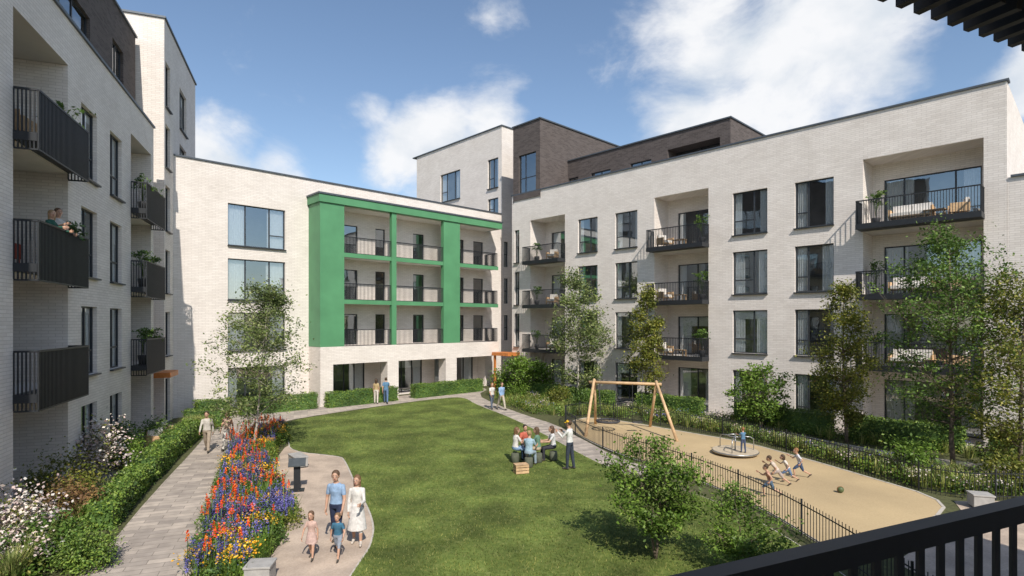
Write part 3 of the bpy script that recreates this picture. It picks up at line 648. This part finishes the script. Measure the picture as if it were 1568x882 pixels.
for sx in (-.39,.39):
    for sy in (-.39,.39): sw.tube([(bc[0]+sx,bc[1]+sy,.5),(bc[0]+sx*1.1,bc[1]-.04*np.sign(sx),2.35)],.012,5,M_ROPE)
sc=(6.1,27.35); sw.box(sc[0]-.24,sc[0]+.24,sc[1]-.1,sc[1]+.1,.5,.55,M_ROPE)
for sx in (-.23,.23): sw.tube([(sc[0]+sx,sc[1],.53),(sc[0]+sx,sc[1]+.02,2.36)],.01,5,M_ROPE)
sw.finish('wooden_swing_set')
ca=MB(); 
M_CAR=simple('carousel_deck',(.50,.42,.31),.6); M_STEEL=simple('steel_tube',(.4,.41,.42),.35,.8)
ca.tube([(0,0,.08),(0,0,.085),(0,0,.17),(0,0,.175)],[.86,.88,.88,.86],40,M_CAR,sm=False); ca.tube([(0,0,0),(0,0,.08)],[.25,.25],16,M_STEEL)
ca.tube([(.88*math.cos(t),.88*math.sin(t),.13) for t in np.linspace(0,2*math.pi,41)],.03,6,M_STEEL)
ca.tube([(0,0,.17),(0,0,.75)],[.03,.03],10,M_STEEL); ca.tube([(.28*math.cos(t),.28*math.sin(t),.75) for t in np.linspace(0,2*math.pi,25)],.022,6,M_STEEL)
for t in (0,2.09,4.18):
    c,s=math.cos(t),math.sin(t); ca.tube([(.75*c,.75*s,.17),(.75*c,.75*s,.62),(.6*c,.6*s,.7),(.28*c,.28*s,.72)],.02,6,M_STEEL)
ca.finish('playground_carousel',loc=(9.1,22.9,.018))
ball=MB(); ball.sph((0,0,.1),.1,simple('ball_green_brown',(.09,.12,.05),.5),18,12); ball.tube([(.101*math.cos(t),0,.1+.101*math.sin(t)) for t in np.linspace(0,2*math.pi,25)],.008,5,simple('ball_stripe',(.3,.12,.05),.5)); ball.finish('ball',loc=(10.35,17.7,.018))
# ------------------------------------------------------------ FURNITURE
def crate(x,y,z,rot,h=.38,L=.2,W=.17):
    b=MB()
    for zz in np.arange(.02,h-.05,.11):
        b.box(-L,L,-W,-W+.02,zz,zz+.085,M_WOOD); b.box(-L,L,W-.02,W,zz,zz+.085,M_WOOD); b.box(-L,-L+.02,-W+.022,W-.022,zz,zz+.085,M_WOOD); b.box(L-.02,L,-W+.022,W-.022,zz,zz+.085,M_WOOD)
    for sx in (-L+.022,L-.06):
        for sy in (-W+.022,W-.06): b.box(sx,sx+.038,sy,sy+.038,0,h,M_WOOD)
    b.box(-L,L,-W,W,h,h+.02,M_WOOD); b.finish('wooden_crate',loc=(x,y,z),rotz=rot)
def stool(x,y,z,h):
    b=MB(); b.tube([(0,0,0),(0,0,.02),(0,0,h*.5),(0,0,h-.02),(0,0,h)],[.13,.15,.16,.15,.13],18,simple('stool_fabric',(.10,.11,.08),.9,0,.2,8)); b.finish('garden_stool',loc=(x,y,z))
M_CUSH=simple('outdoor_cushion',(.75,.72,.68),.9,0,.06,6)
def sofa(x,y,z,rot,w=1.5,mat=M_WOOD,name='outdoor_sofa'):
    b=MB(); d=.7
    b.box(-w/2,w/2,-d/2,d/2,.2,.27,mat)
    for sx in (-w/2+.03,w/2-.09):
        for sy in (-d/2+.03,d/2-.09): b.box(sx,sx+.06,sy,sy+.06,0,.2,mat)
    n=max(1,int(w/.7))
    for i in range(n):
        a=-w/2+.09+i*(w-.18)/n; c=a+(w-.18)/n-.02
        b.box(a,c,-d/2+.02,d/2-.16,.275,.43,M_CUSH); b.box(a,c,d/2-.15,d/2-.02,.435,.82,M_CUSH)
    b.box(-w/2,-w/2+.07,-d/2,d/2,.27,.6,mat); b.box(w/2-.07,w/2,-d/2,d/2,.27,.6,mat); b.box(-w/2+.07,w/2-.07,d/2-.018,d/2,.27,.75,mat)
    o=b.finish(name,loc=(x,y,z),rotz=rot); m=o.modifiers.new('b','BEVEL'); m.width=.018; m.segments=2
def table(x,y,z,rot):
    b=MB(); b.box(-.4,.4,-.25,.25,.36,.4,M_WOOD)
    for sx in (-.36,.32):
        for sy in (-.21,.17): b.box(sx,sx+.04,sy,sy+.04,0,.36,M_WOOD)
    b.finish('coffee_table',loc=(x,y,z),rotz=rot)
M_DPOT=simple('dark_planter_pot',(.06,.06,.065),.6)
def potted(x,y,z,h=.9,seed=1,leaf=None,pot=M_DPOT):
    r=np.random.default_rng(seed); b=MB(); b.tube([(0,0,0),(0,0,.36),(0,0,.4)],[.14,.2,.2],14,pot)
    for i in range(20):
        a=r.uniform(0,6.3);R=r.uniform(.15,.5)*h; hh=h*r.uniform(.6,1.1)+.35
        p0=np.array((0,0,.38));p2=np.array((math.cos(a)*R,math.sin(a)*R,hh-.1*R)); p1=np.array((p2[0]*.3,p2[1]*.3,hh)); b.tube([p0,(p0+p1)/2,p1*.6+p2*.4,p2],.006,4,L_GREEN)
        b.leaves(np.array([p1*(1-t)+p2*t+r.normal(0,.05,3) for t in np.linspace(0,1,9)]),.09,leaf or L_GREEN,.2,.35)
    b.finish('potted_plant',loc=(x,y,z))
rr=math.atan2(-.724,.69)
for z,sd in ((3.3,1),(6.68,2),(10.06,3)):
    x,y=RW(27.0,.15); sofa(x,y,z,rr+.0,1.7); x,y=RW(28.7,-.1); sofa(x,y,z,rr-1.3,.8,name='outdoor_armchair'); x,y=RW(27.9,.3); table(x,y,z,rr)
    x,y=RW(25.5,-.2); potted(x,y,z,1.2,sd)
    x,y=RW(14.2,.3); sofa(x,y,z,rr+1.2,.8,name='outdoor_armchair'); x,y=RW(15.2,.3); table(x,y,z,rr); x,y=RW(16.6,.1); potted(x,y,z,1.25,sd+5)
    x,y=RW(3.0,.2); potted(x,y,z,1.0,sd+9); x,y=RW(4.6,.2); sofa(x,y,z,rr+.3,.8,name='outdoor_armchair')
for z,sd in ((LFL[1],1),(LFL[2],2),(LFL[3],3)):
    for q,s2 in ((5.6,20),(7.4,30)): x,y=LW(q,.25); potted(x,y,z,1.1,sd+s2)
x,y=LW(15.25,.18); potted(x,y,LFL[2],1.1,41,L_DARK); x,y=LW(15.4,.1); potted(x,y,LFL[3],1.3,42)
x,y=LW(17.4,-.4); sofa(x,y,LFL[3],math.atan2(.939,-.345)+1.5,.8,name='outdoor_armchair'); x,y=LW(17.5,-.7); sofa(x,y,LFL[2],math.atan2(.939,-.345)+1.5,.8,simple('red_timber',(.35,.07,.04),.6),'outdoor_armchair')
sofa(-15.6,25.6,.01,math.radians(110),.9,name='outdoor_armchair'); sofa(-15.0,24.0,.01,math.radians(80),.9,name='outdoor_armchair')
lt=MB(); lt.box(-.1,.1,-.05,.05,0,.8,M_RAIL)
V=[(-.26,-.16,.8),(.26,-.16,.8),(.26,.16,.98),(-.26,.16,.98)]; V2=[(a,b_,c+.03) for a,b_,c in V]
lt.add(V+V2,[(0,3,2,1),(4,5,6,7),(0,1,5,4),(1,2,6,5),(2,3,7,6),(3,0,4,7)],simple('info_panel',(.07,.08,.085),.4)); lt.box(-.22,.22,-.16,.16,.0,.04,M_RAIL)
lt.finish('information_lectern',loc=(-6.85,17.9,.02),rotz=.3)
M_CONC=simple('concrete_block',(.36,.35,.335),.85,0,.15,6,.2)
for x,y,r_,l in ((-5.2,11.6,.1,.5),(13.6,16.3,-.3,.5),(-8.0,21.0,-.9,.9)):
    b=MB(); b.box(-l/2,l/2,-.22,.22,.04,.36,M_CONC); b.box(-l/2+.05,l/2-.05,-.17,.17,0,.04,M_RAIL); b.box(-l/2-.02,l/2+.02,-.24,.24,.36,.41,M_CONC)
    o=b.finish('stone_bench',loc=(x,y,.022),rotz=r_); m=o.modifiers.new('b','BEVEL'); m.width=.012; m.segments=2
# ------------------------------------------------------------ PEOPLE
def cloth(c,name='fabric'): 
    return simple('%s_%02d%02d%02d'%(name,int(c[0]*99),int(c[1]*99),int(c[2]*99)),c,.85,0,.18,14,.15,.2)
SK1=(.50,.30,.21)
STAND=dict(lean=2,LL=(6,4),RL=(-6,3),LA=(4,10,14),RA=(-4,10,16))
WALK=dict(lean=4,LL=(24,8),RL=(-20,14),LA=(-22,8,14),RA=(24,8,24))
RUN=dict(lean=16,LL=(52,60),RL=(-24,40),LA=(-45,14,75),RA=(45,14,80))
SIT=dict(lean=6,LL=(84,84),RL=(80,70),LA=(38,8,50),RA=(30,12,60))
def person(name,x,y,z,hd,H,top,bot,pose,skin=SK1,hair=(.06,.035,.02),shoe=(.08,.07,.06),sleeve='short',legs='long',lh=False,skirt=None,hat=None,vox=.017,zfix=None,child=False,hold=None):
    s=H/1.75; P=dict(lean=2,LL=(0,0),RL=(0,0),LA=(0,8,10),RA=(0,8,10),yaw=0,pitch=0); P.update(pose)
    fem=.92 if (lh or skirt) else 1.0
    R=math.radians; hs=1.33 if child else 1.07
    ln=R(P['lean']); U=np.array((0,math.sin(ln),math.cos(ln))); V=np.array((0,math.cos(ln),-math.sin(ln)))
    pel=np.array((0,0,0.)); sh=pel+U*.455; nb=pel+U*.52
    hc=nb+U*(.118*hs+.02)+np.array((0,.025,0)); X=np.array((1.,0,0))
    prims=[]
    tb=MB(); dm=M_RAIL
    secs=[(-.08,.15,.10),(.0,.165*(1.04 if fem<1 else 1),.115),(.12,.145*fem,.10),(.22,.14*fem,.10),(.33,.165*fem,.115),(.42,.172*fem,.10),(.47,.135*fem,.08),(.505,.075,.062),(.53,.055,.052)]
    Pp=[pel+U*h for h,_,_ in secs]; tb.tube(Pp,np.array([a for _,a,_ in secs]),16,dm,R2=np.array([b_ for _,_,b_ in secs]),X=X)
    hz=np.array([h for h,_,_ in secs]);ha=np.array([a for _,a,_ in secs]);hb=np.array([b_ for _,_,b_ in secs])
    def cap(p0,r0,p1,r1,lab): tb.cap(p0,r0,p1,r1,dm,12); prims.append(('c',(np.array(p0),r0,np.array(p1),r1),lab))
    def ell(c,r,lab): tb.sph(c,r,dm,16,10); prims.append(('e',(np.array(c),np.array(r)*np.ones(3)),lab))
    cap(nb-U*.05,.052*fem,hc-U*.05,.05*fem,'skin')
    yw=R(P['yaw']); F=np.array((-math.sin(yw),math.cos(yw),-math.sin(R(P['pitch'])))); Rt=np.array((math.cos(yw),math.sin(yw),0))
    ell(hc+np.array((0,0,.015))*hs-F*.008,(.077*hs,.093*hs,.1*hs),'skin'); ell(hc+F*.02*hs+np.array((0,0,-.055))*hs,(.055*hs,.062*hs,.062*hs),'skin')
    cap(hc+F*.082*hs+np.array((0,0,.0)),.010*hs,hc+F*.104*hs+np.array((0,0,-.028))*hs,.014*hs,'skin')
    for sd in (-1,1): ell(hc+Rt*sd*.079*hs-F*.005,(.012*hs,.02*hs,.03*hs),'skin')
    ell(hc-F*.026*hs+np.array((0,0,.035))*hs,(.086*hs,.094*hs,.096*hs),'hair')
    if lh:
        cap(hc-F*.07*hs,.068*hs,hc-F*.085*hs+np.array((0,0,-.2)),.045,'hair')
        for sd in (-1,1): cap(hc+Rt*sd*.066*hs-F*.03+np.array((0,0,.02)),.032,hc+Rt*sd*.066*hs-F*.03+np.array((0,0,-.15)),.026,'hair')
    if hat: ell(hc-F*.005+np.array((0,0,.07))*hs,(.09*hs,.1*hs,.06*hs),'hat'); ell(hc+F*.09*hs+np.array((0,0,.05))*hs,(.07*hs,.07*hs,.014),'hat')
    feet=[];hands=[]
    bulk=.010 if legs=='long' else 0
    for sd,k in ((-1,'L'),(1,'R')):
        a,bd=P[k+'L']; hip=pel+X*sd*.088+np.array((0,0,-.02)); sp_=P.get('sp',.03)
        td=np.array((sd*sp_,math.sin(R(a)),-math.cos(R(a)))); td/=np.linalg.norm(td); kn=hip+td*.42
        sdv=np.array((sd*sp_*.3,math.sin(R(a-bd)),-math.cos(R(a-bd)))); sdv/=np.linalg.norm(sdv); an=kn+sdv*.41
        cap(hip,.088,kn,.058+bulk,'bot' if legs!='none' else 'skin')
        if legs=='long': cap(kn,.058+bulk,an,.05,'bot')
        else: cap(kn,.052,kn+sdv*.14,.053,'skin'); cap(kn+sdv*.14,.053,an,.034,'skin')
        if legs=='shorts': cap(hip,.098,hip+td*.3,.085,'bot')
        fa=R(max(-50,min(15,(a-bd)*.6))); fd=np.array((sd*.12,math.cos(fa),math.sin(fa))); fd/=np.linalg.norm(fd)
        toe=an+fd*.155+np.array((0,0,-.048)); heel=an-fd*.045+np.array((0,0,-.04))
        cap(heel,.036,toe,.032,'shoe'); cap(an,.04,an+fd*.06+np.array((0,0,-.03)),.038,'shoe'); feet+= [toe[2]-.032,heel[2]-.036]
        a,o,e=P[k+'A']; S=sh+X*sd*.163*fem-U*.03
        ud=np.array((sd*math.sin(R(o)),math.sin(R(a))*math.cos(R(o)),-math.cos(R(a))*math.cos(R(o)))); el=S+ud*.28
        f2=np.array((sd*math.sin(R(o))*.3-sd*.18*math.sin(R(min(e,90))),math.sin(R(a+e)),-math.cos(R(a+e)))); f2/=np.linalg.norm(f2); wr=el+f2*.245
        ls='skin' if sleeve=='none' else 'top'
        cap(S,.054*fem,el,.040*fem,ls if sleeve!='short' else 'skin')
        if sleeve=='short': cap(S,.056*fem,S+ud*.17,.052*fem,'top')
        cap(el,.040*fem if sleeve!='long' else .045,wr,.026 if sleeve!='long' else .034,'top' if sleeve=='long' else 'skin')
        hands.append((wr,f2,sd))
    if skirt:
        n=10; zz=np.linspace(.05,-skirt,n); ang=R((P['LL'][0]+P['RL'][0])/2*.5)
        PP=[pel+np.array((0,math.sin(ang)*-q if q<0 else 0,q)) for q in zz]; r1=np.linspace(.15,.20+.08*skirt,n)
        tb.tube(PP,r1,18,dm,R2=r1*.85,X=X)
        for i in range(n): prims.append(('e',(PP[i],np.array((r1[i]+.01,r1[i]*.85+.01,.09))),'bot'))
    o=tb.finish('tmp'); md=o.modifiers.new('r','REMESH'); md.mode='VOXEL'; md.voxel_size=vox/max(s,.6)*.9; md.use_smooth_shade=True
    m2=o.modifiers.new('s','SMOOTH'); m2.factor=.5; m2.iterations=3
    dg=bpy.context.evaluated_depsgraph_get(); me=o.evaluated_get(dg).to_mesh()
    nv=len(me.vertices); Vv=np.zeros(nv*3); me.vertices.foreach_get('co',Vv); Vv=Vv.reshape(-1,3)
    nf=len(me.polygons); lt_=np.zeros(nf,int); me.polygons.foreach_get('loop_total',lt_); li=np.zeros(len(me.loops),int); me.loops.foreach_get('vertex_index',li)
    lsx=np.zeros(nf,int); me.polygons.foreach_get('loop_start',lsx)
    quads=lt_==4; Fq=li[lsx[quads][:,None]+np.arange(4)]; Ft=li[lsx[~quads][:,None]+np.arange(3)] if (~quads).any() else None
    o.evaluated_get(dg).to_mesh_clear(); mo=o.data; bpy.data.objects.remove(o); bpy.data.meshes.remove(mo)
    labs=['skin','top','bot','shoe','hair','hat']
    ms=[simple('skin_%d'%int(skin[0]*100),skin,.55,0,.08,10),cloth(top),cloth(bot),cloth(shoe,'shoe'),simple('hair_%d'%int(hair[0]*1000),hair,.6,0,.3,30,.3),cloth(hat or (.6,.4,.05),'hat')]
    def label(C):
        h=C@U
        aa=np.interp(h,hz,ha);bb=np.interp(h,hz,hb); vy=C@V
        d=(np.sqrt((C[:,0]/aa)**2+(vy/bb)**2)-1)*np.minimum(aa,bb)+np.maximum(0,h-.5)*3+np.maximum(0,-.08-h)*3
        best=d; lab=np.where(h>.03,1,2)
        for kd,dt,l in prims:
            if kd=='c':
                p0,r0,p1,r1=dt; ax=p1-p0; t=np.clip(((C-p0)@ax)/(ax@ax),0,1); d=np.linalg.norm(C-p0-t[:,None]*ax,axis=1)-(r0+(r1-r0)*t)
            else:
                c,r_=dt; d=(np.linalg.norm((C-c)/r_,axis=1)-1)*r_.min()
            if l in('hair',): d=d-.004
            u=d<best; best=np.where(u,d,best); lab=np.where(u,labs.index(l),lab)
        if skirt:
            zz_=C[:,2]; rad=.15+(.05+.08*skirt)*np.clip((.05-zz_)/(skirt+.05),0,1)+.035
            cyk=np.where(zz_<0,-zz_*math.sin(R((P['LL'][0]+P['RL'][0])/2*.5)),0)
            inn=(zz_<0)&(zz_>-skirt-.012)&(np.hypot(C[:,0],(C[:,1]-cyk)/.9)<rad)&(lab==0); lab=np.where(inn,2,lab)
        return lab
    b=MB()
    for m in ms: b.mi(m)
    b.add(Vv,Fq,label(Vv[Fq].mean(1)),True)
    if Ft is not None and len(Ft): b.F.append((Ft,label(Vv[Ft].mean(1)),True))
    WH=simple('eye_white',(.6,.58,.56),.3);IR=simple('eye_iris',(.05,.03,.02),.3);LP_=simple('lips',(.35,.12,.10),.5)
    for sd in (-1,1):
        e=hc+Rt*sd*.03*hs+F*.078*hs+np.array((0,0,.012))*hs; b.sph(e,(.012*hs,.011*hs,.006*hs),WH,10,6); b.sph(e+F*.0075*hs,(.006*hs,.005*hs,.006*hs),IR,8,5)
        b.tube([e+Rt*-.016*hs+np.array((0,0,.018))*hs+F*.006,e+np.array((0,0,.022))*hs+F*.009,e+Rt*.016*hs+np.array((0,0,.018))*hs+F*.006],.0035*hs,5,ms[4])
    mo=hc+F*.083*hs+np.array((0,0,-.055))*hs; b.sph(mo,(.024*hs,.010*hs,.008*hs),LP_,10,6)
    skm=ms[0]
    for wr,f2,sd in hands:
        side=np.cross(f2,(0,1.,0)); 
        if np.linalg.norm(side)<.2: side=np.array((1.,0,0))
        side=side/np.linalg.norm(side); nn=-sd*np.sign(side[0] if abs(side[0])>.01 else 1)*side
        w=np.cross(f2,nn); w/=np.linalg.norm(w)
        if w[1]<0: w=-w
        b.tube([wr-f2*.02,wr+f2*.02,wr+f2*.06,wr+f2*.095],[.021,.034,.041,.036],10,skm,R2=[.020,.017,.016,.012],X=w)
        for i,(o_,ln_) in enumerate(((.030,.070),(.010,.080),(-.010,.074),(-.029,.058))):
            p=wr+f2*.088+w*o_; q=p+f2*ln_*.5+nn*.008; r_=q+f2*ln_*.32+nn*.022; t=r_+f2*ln_*.12+nn*.020
            b.tube([p,q,r_,t],[.0092,.0088,.008,.005],6,skm)
        p=wr+f2*.03+w*.03; b.tube([p,p+f2*.025+w*.022,p+f2*.05+w*.03+nn*.01,p+f2*.068+w*.03+nn*.016],[.012,.0105,.0095,.006],6,skm)
    fz=min(feet); z0=-fz if zfix is None else zfix
    for i in range(len(b.V)): b.V[i]=b.V[i]+np.array((0,0,z0))
    b.V=[v*s for v in b.V]
    b.finish(name,loc=(x,y,z),rotz=R(hd))
W_=(.62,.6,.57);BL=(.20,.30,.45);NV=(.03,.04,.08);DK=(.035,.035,.04);BE=(.45,.36,.26)
person('man',-4.25,13.6,.022,172,1.82,(.25,.36,.52),NV,dict(STAND,LL=(14,8),RL=(-10,10),LA=(8,12,20),RA=(-6,14,20),yaw=15),sleeve='short',vox=.013,hair=(.10,.06,.035))
person('woman',-3.75,13.6,.022,185,1.7,W_,(.62,.60,.58),dict(STAND,LL=(10,6),RL=(-6,8),LA=(22,8,70),RA=(0,10,12),yaw=-12),lh=True,skirt=.56,legs='none',sleeve='long',hair=(.16,.09,.045),shoe=(.5,.45,.4),vox=.013)
person('girl',-4.55,12.75,.022,178,1.08,(.5,.35,.30),(.5,.36,.32),dict(WALK,LL=(16,6),RL=(-12,10),LA=(-10,14,10),RA=(14,22,10)),child=True,lh=True,skirt=.34,legs='none',hair=(.12,.07,.04),vox=.013)
person('boy',-3.95,12.75,.022,176,1.06,(.05,.14,.22),(.25,.28,.33),dict(WALK,LA=(14,26,30),RA=(-8,20,12)),child=True,legs='shorts',hair=(.18,.11,.055),vox=.013)
person('man',-12.65,23.3,.012,195,1.76,(.50,.47,.43),(.34,.28,.22),WALK,sleeve='long',hair=(.05,.03,.02))
person('woman',-11.95,23.6,.012,190,1.68,(.50,.36,.28),(.55,.52,.48),dict(WALK,LL=(-16,12),RL=(22,8)),lh=True,sleeve='none')
person('man',-8.35,37.2,.012,10,1.78,(.10,.20,.32),(.10,.16,.27),WALK)
person('woman',-8.95,37.0,.012,5,1.66,(.40,.30,.16),(.55,.5,.45),STAND,lh=True)
person('man',-.65,34.4,.012,-150,1.78,(.25,.38,.58),(.45,.40,.33),WALK,sleeve='long')
person('woman',-1.25,34.8,.012,-155,1.68,(.6,.58,.55),(.10,.12,.16),dict(WALK,LL=(-18,12),RL=(22,6)),lh=True,hair=(.25,.12,.05))
for (px,py,hd,tp,bt,lhh,hr) in ((.12,21.4,-60,(.6,.58,.55),BL,True,(.16,.08,.04)),(.5,22.0,-170,(.45,.12,.08),DK,False,(.03,.02,.015)),(.62,20.7,-20,(.30,.42,.50),(.3,.38,.45),False,(.3,.2,.1)),(1.0,21.4,70,(.12,.22,.16),BE,True,(.10,.05,.03)),(1.6,21.7,100,(.55,.55,.55),(.04,.04,.05),True,(.09,.05,.03))):
    person('seated_person',px,py,.05,hd,1.72,tp,bt,dict(SIT,yaw=random.uniform(-20,20)),lh=lhh,hair=hr)
    stool(px,py,.05,.36)
crate(.32,19.9,.05,.3,.3,.24,.18)
person('man',2.1,20.4,.05,60,1.8,(.62,.62,.6),(.04,.05,.07),dict(STAND,LA=(40,10,90),RA=(30,14,95),pitch=10),sleeve='long',hat=(.75,.45,.03))
person('boy',7.95,17.3,.018,70,1.08,(.40,.22,.16),(.08,.13,.2),RUN,child=True,legs='shorts',sleeve='none')
person('child',8.75,18.5,.018,60,1.12,(.50,.42,.35),(.35,.30,.28),dict(RUN,lean=35,LL=(60,50),RL=(-35,20)),child=True,legs='shorts')
person('child',9.3,18.9,.018,70,1.02,(.6,.55,.5),(.12,.18,.3),dict(RUN,lean=26),child=True,legs='shorts',lh=True)
person('boy',9.95,19.4,.018,75,1.12,(.55,.55,.58),(.05,.08,.15),RUN,child=True,legs='shorts',hair=(.25,.16,.08))
person('child',9.2,22.35,.195,10,1.0,(.10,.20,.32),(.06,.08,.14),dict(STAND,LA=(60,10,30),RA=(60,10,30)),child=True,hair=(.25,.1,.04))
x,y=LW(16.75,.2); person('woman',x,y,LFL[2],-85,1.68,(.03,.10,.075),(.05,.06,.06),dict(STAND,LA=(30,12,60),RA=(45,12,50),yaw=-35),sleeve='long',lh=True,hair=(.30,.14,.055))
x,y=LW(16.15,.15); person('man',x,y,LFL[2],-100,1.84,(.5,.48,.45),(.1,.1,.12),dict(STAND,LA=(20,10,50),RA=(45,12,60),yaw=-20),hair=(.12,.08,.05))
# ------------------------------------------------------------ SKY, SUN, CAMERA
sd=Vector((.3,-.95,0)).normalized(); el=math.radians(44)
sv=Vector((sd.x*math.cos(el),sd.y*math.cos(el),math.sin(el)))
sun=bpy.data.lights.new('sun','SUN'); sun.energy=5.0; sun.angle=math.radians(.5); sun.color=(1,.93,.825)
so=bpy.data.objects.new('sun',sun); scn.collection.objects.link(so); so.rotation_euler=sv.to_track_quat('Z','Y').to_euler(); so.location=(0,-20,40)
wd=bpy.data.worlds.new('World'); scn.world=wd; wd.use_nodes=True; nt=wd.node_tree; L=nt.links.new
bg=nt.nodes['Background']; out=nt.nodes['World Output']
sky=N(nt,'ShaderNodeTexSky'); sky.sky_type='NISHITA'; sky.sun_disc=False; sky.sun_elevation=el; sky.sun_rotation=math.atan2(sd.x,sd.y); sky.dust_density=.5; sky.ozone_density=1.7; sky.air_density=1.05
L(sky.outputs[0],bg.inputs['Color']); bg.inputs['Strength'].default_value=.15
tc=N(nt,'ShaderNodeTexCoord'); nv=N(nt,'ShaderNodeVectorMath',operation='NORMALIZE'); L(tc.outputs['Generated'],nv.inputs[0])
no=N(nt,'ShaderNodeTexNoise'); no.inputs['Scale'].default_value=5.0; no.inputs['Detail'].default_value=11; no.inputs['Roughness'].default_value=.6; no.inputs['Distortion'].default_value=.3
mp=N(nt,'ShaderNodeMapping'); mp.inputs['Scale'].default_value=(1,1,1.5); mp.inputs['Location'].default_value=(3.1,1.7,.4); L(nv.outputs[0],mp.inputs['Vector']); L(mp.outputs[0],no.inputs['Vector'])
acc=None
# cloud banks: compass directions (x, y, z) on the sky sphere, angular radius, amount
for (d,rad,amp) in (((.311,.860,.433),.15,1),((.446,.860,.453),.18,1),((.546,.860,.463),.12,.95),((.306,.860,.323),.125,.85),((.826,.860,.383),.085,.95),((.416,.860,.343),.12,.75),((-.124,.860,.258),.12,1),((-.034,.860,.268),.09,.9),((-.209,.860,.328),.05,.6),((-.459,.860,.258),.10,1),((-.364,.860,.231),.07,.9),((-.004,.860,.473),.045,.4),((-1.284,.860,.293),.31,.8),((1.516,.860,.293),.31,.8),((-.6,-.9,.5),.4,.8),((.9,-.8,.6),.35,.8)):
    d=Vector(d).normalized(); ar=rad
    dn=N(nt,'ShaderNodeVectorMath',operation='DISTANCE'); L(nv.outputs[0],dn.inputs[0]); dn.inputs[1].default_value=d
    mr=N(nt,'ShaderNodeMapRange'); mr.interpolation_type='SMOOTHSTEP'; mr.inputs['From Min'].default_value=ar*1.35; mr.inputs['From Max'].default_value=ar*.1; mr.inputs['To Min'].default_value=0; mr.inputs['To Max'].default_value=amp
    L(dn.outputs['Value'],mr.inputs['Value'])
    if acc is None: acc=mr.outputs[0]
    else:
        mx=N(nt,'ShaderNodeMath',operation='MAXIMUM'); L(acc,mx.inputs[0]); L(mr.outputs[0],mx.inputs[1]); acc=mx.outputs[0]
m1=N(nt,'ShaderNodeMath',operation='MULTIPLY_ADD'); L(acc,m1.inputs[0]); m1.inputs[1].default_value=.38; L(no.outputs['Fac'],m1.inputs[2])
cr=N(nt,'ShaderNodeMapRange'); cr.interpolation_type='SMOOTHSTEP'; cr.inputs['From Min'].default_value=.56; cr.inputs['From Max'].default_value=.88; L(m1.outputs[0],cr.inputs['Value'])
cr.inputs['To Max'].default_value=.96
no2=N(nt,'ShaderNodeTexNoise'); no2.inputs['Scale'].default_value=8; no2.inputs['Detail'].default_value=6; L(mp.outputs[0],no2.inputs['Vector'])
rc=ramp(nt,[(.32,(.72,.78,.85)),(.55,(.97,.975,.99))]); L(no2.outputs['Fac'],rc.inputs['Fac'])
bg2=N(nt,'ShaderNodeBackground'); L(rc.outputs['Color'],bg2.inputs['Color']); bg2.inputs['Strength'].default_value=1.0
ms=N(nt,'ShaderNodeMixShader'); L(cr.outputs[0],ms.inputs[0]); L(bg.outputs[0],ms.inputs[1]); L(bg2.outputs[0],ms.inputs[2]); L(ms.outputs[0],out.inputs['Surface'])
cam=bpy.data.cameras.new('camera'); co=bpy.data.objects.new('camera',cam); scn.collection.objects.link(co); scn.camera=co
co.location=(0,0,5.4); co.rotation_euler=(math.radians(90),0,0); cam.sensor_width=36; cam.lens=860/1568*36; cam.shift_y=52/1568; cam.clip_start=.05; cam.clip_end=2500
scn.view_settings.view_transform='Standard'; scn.view_settings.look='None'; scn.view_settings.exposure=0
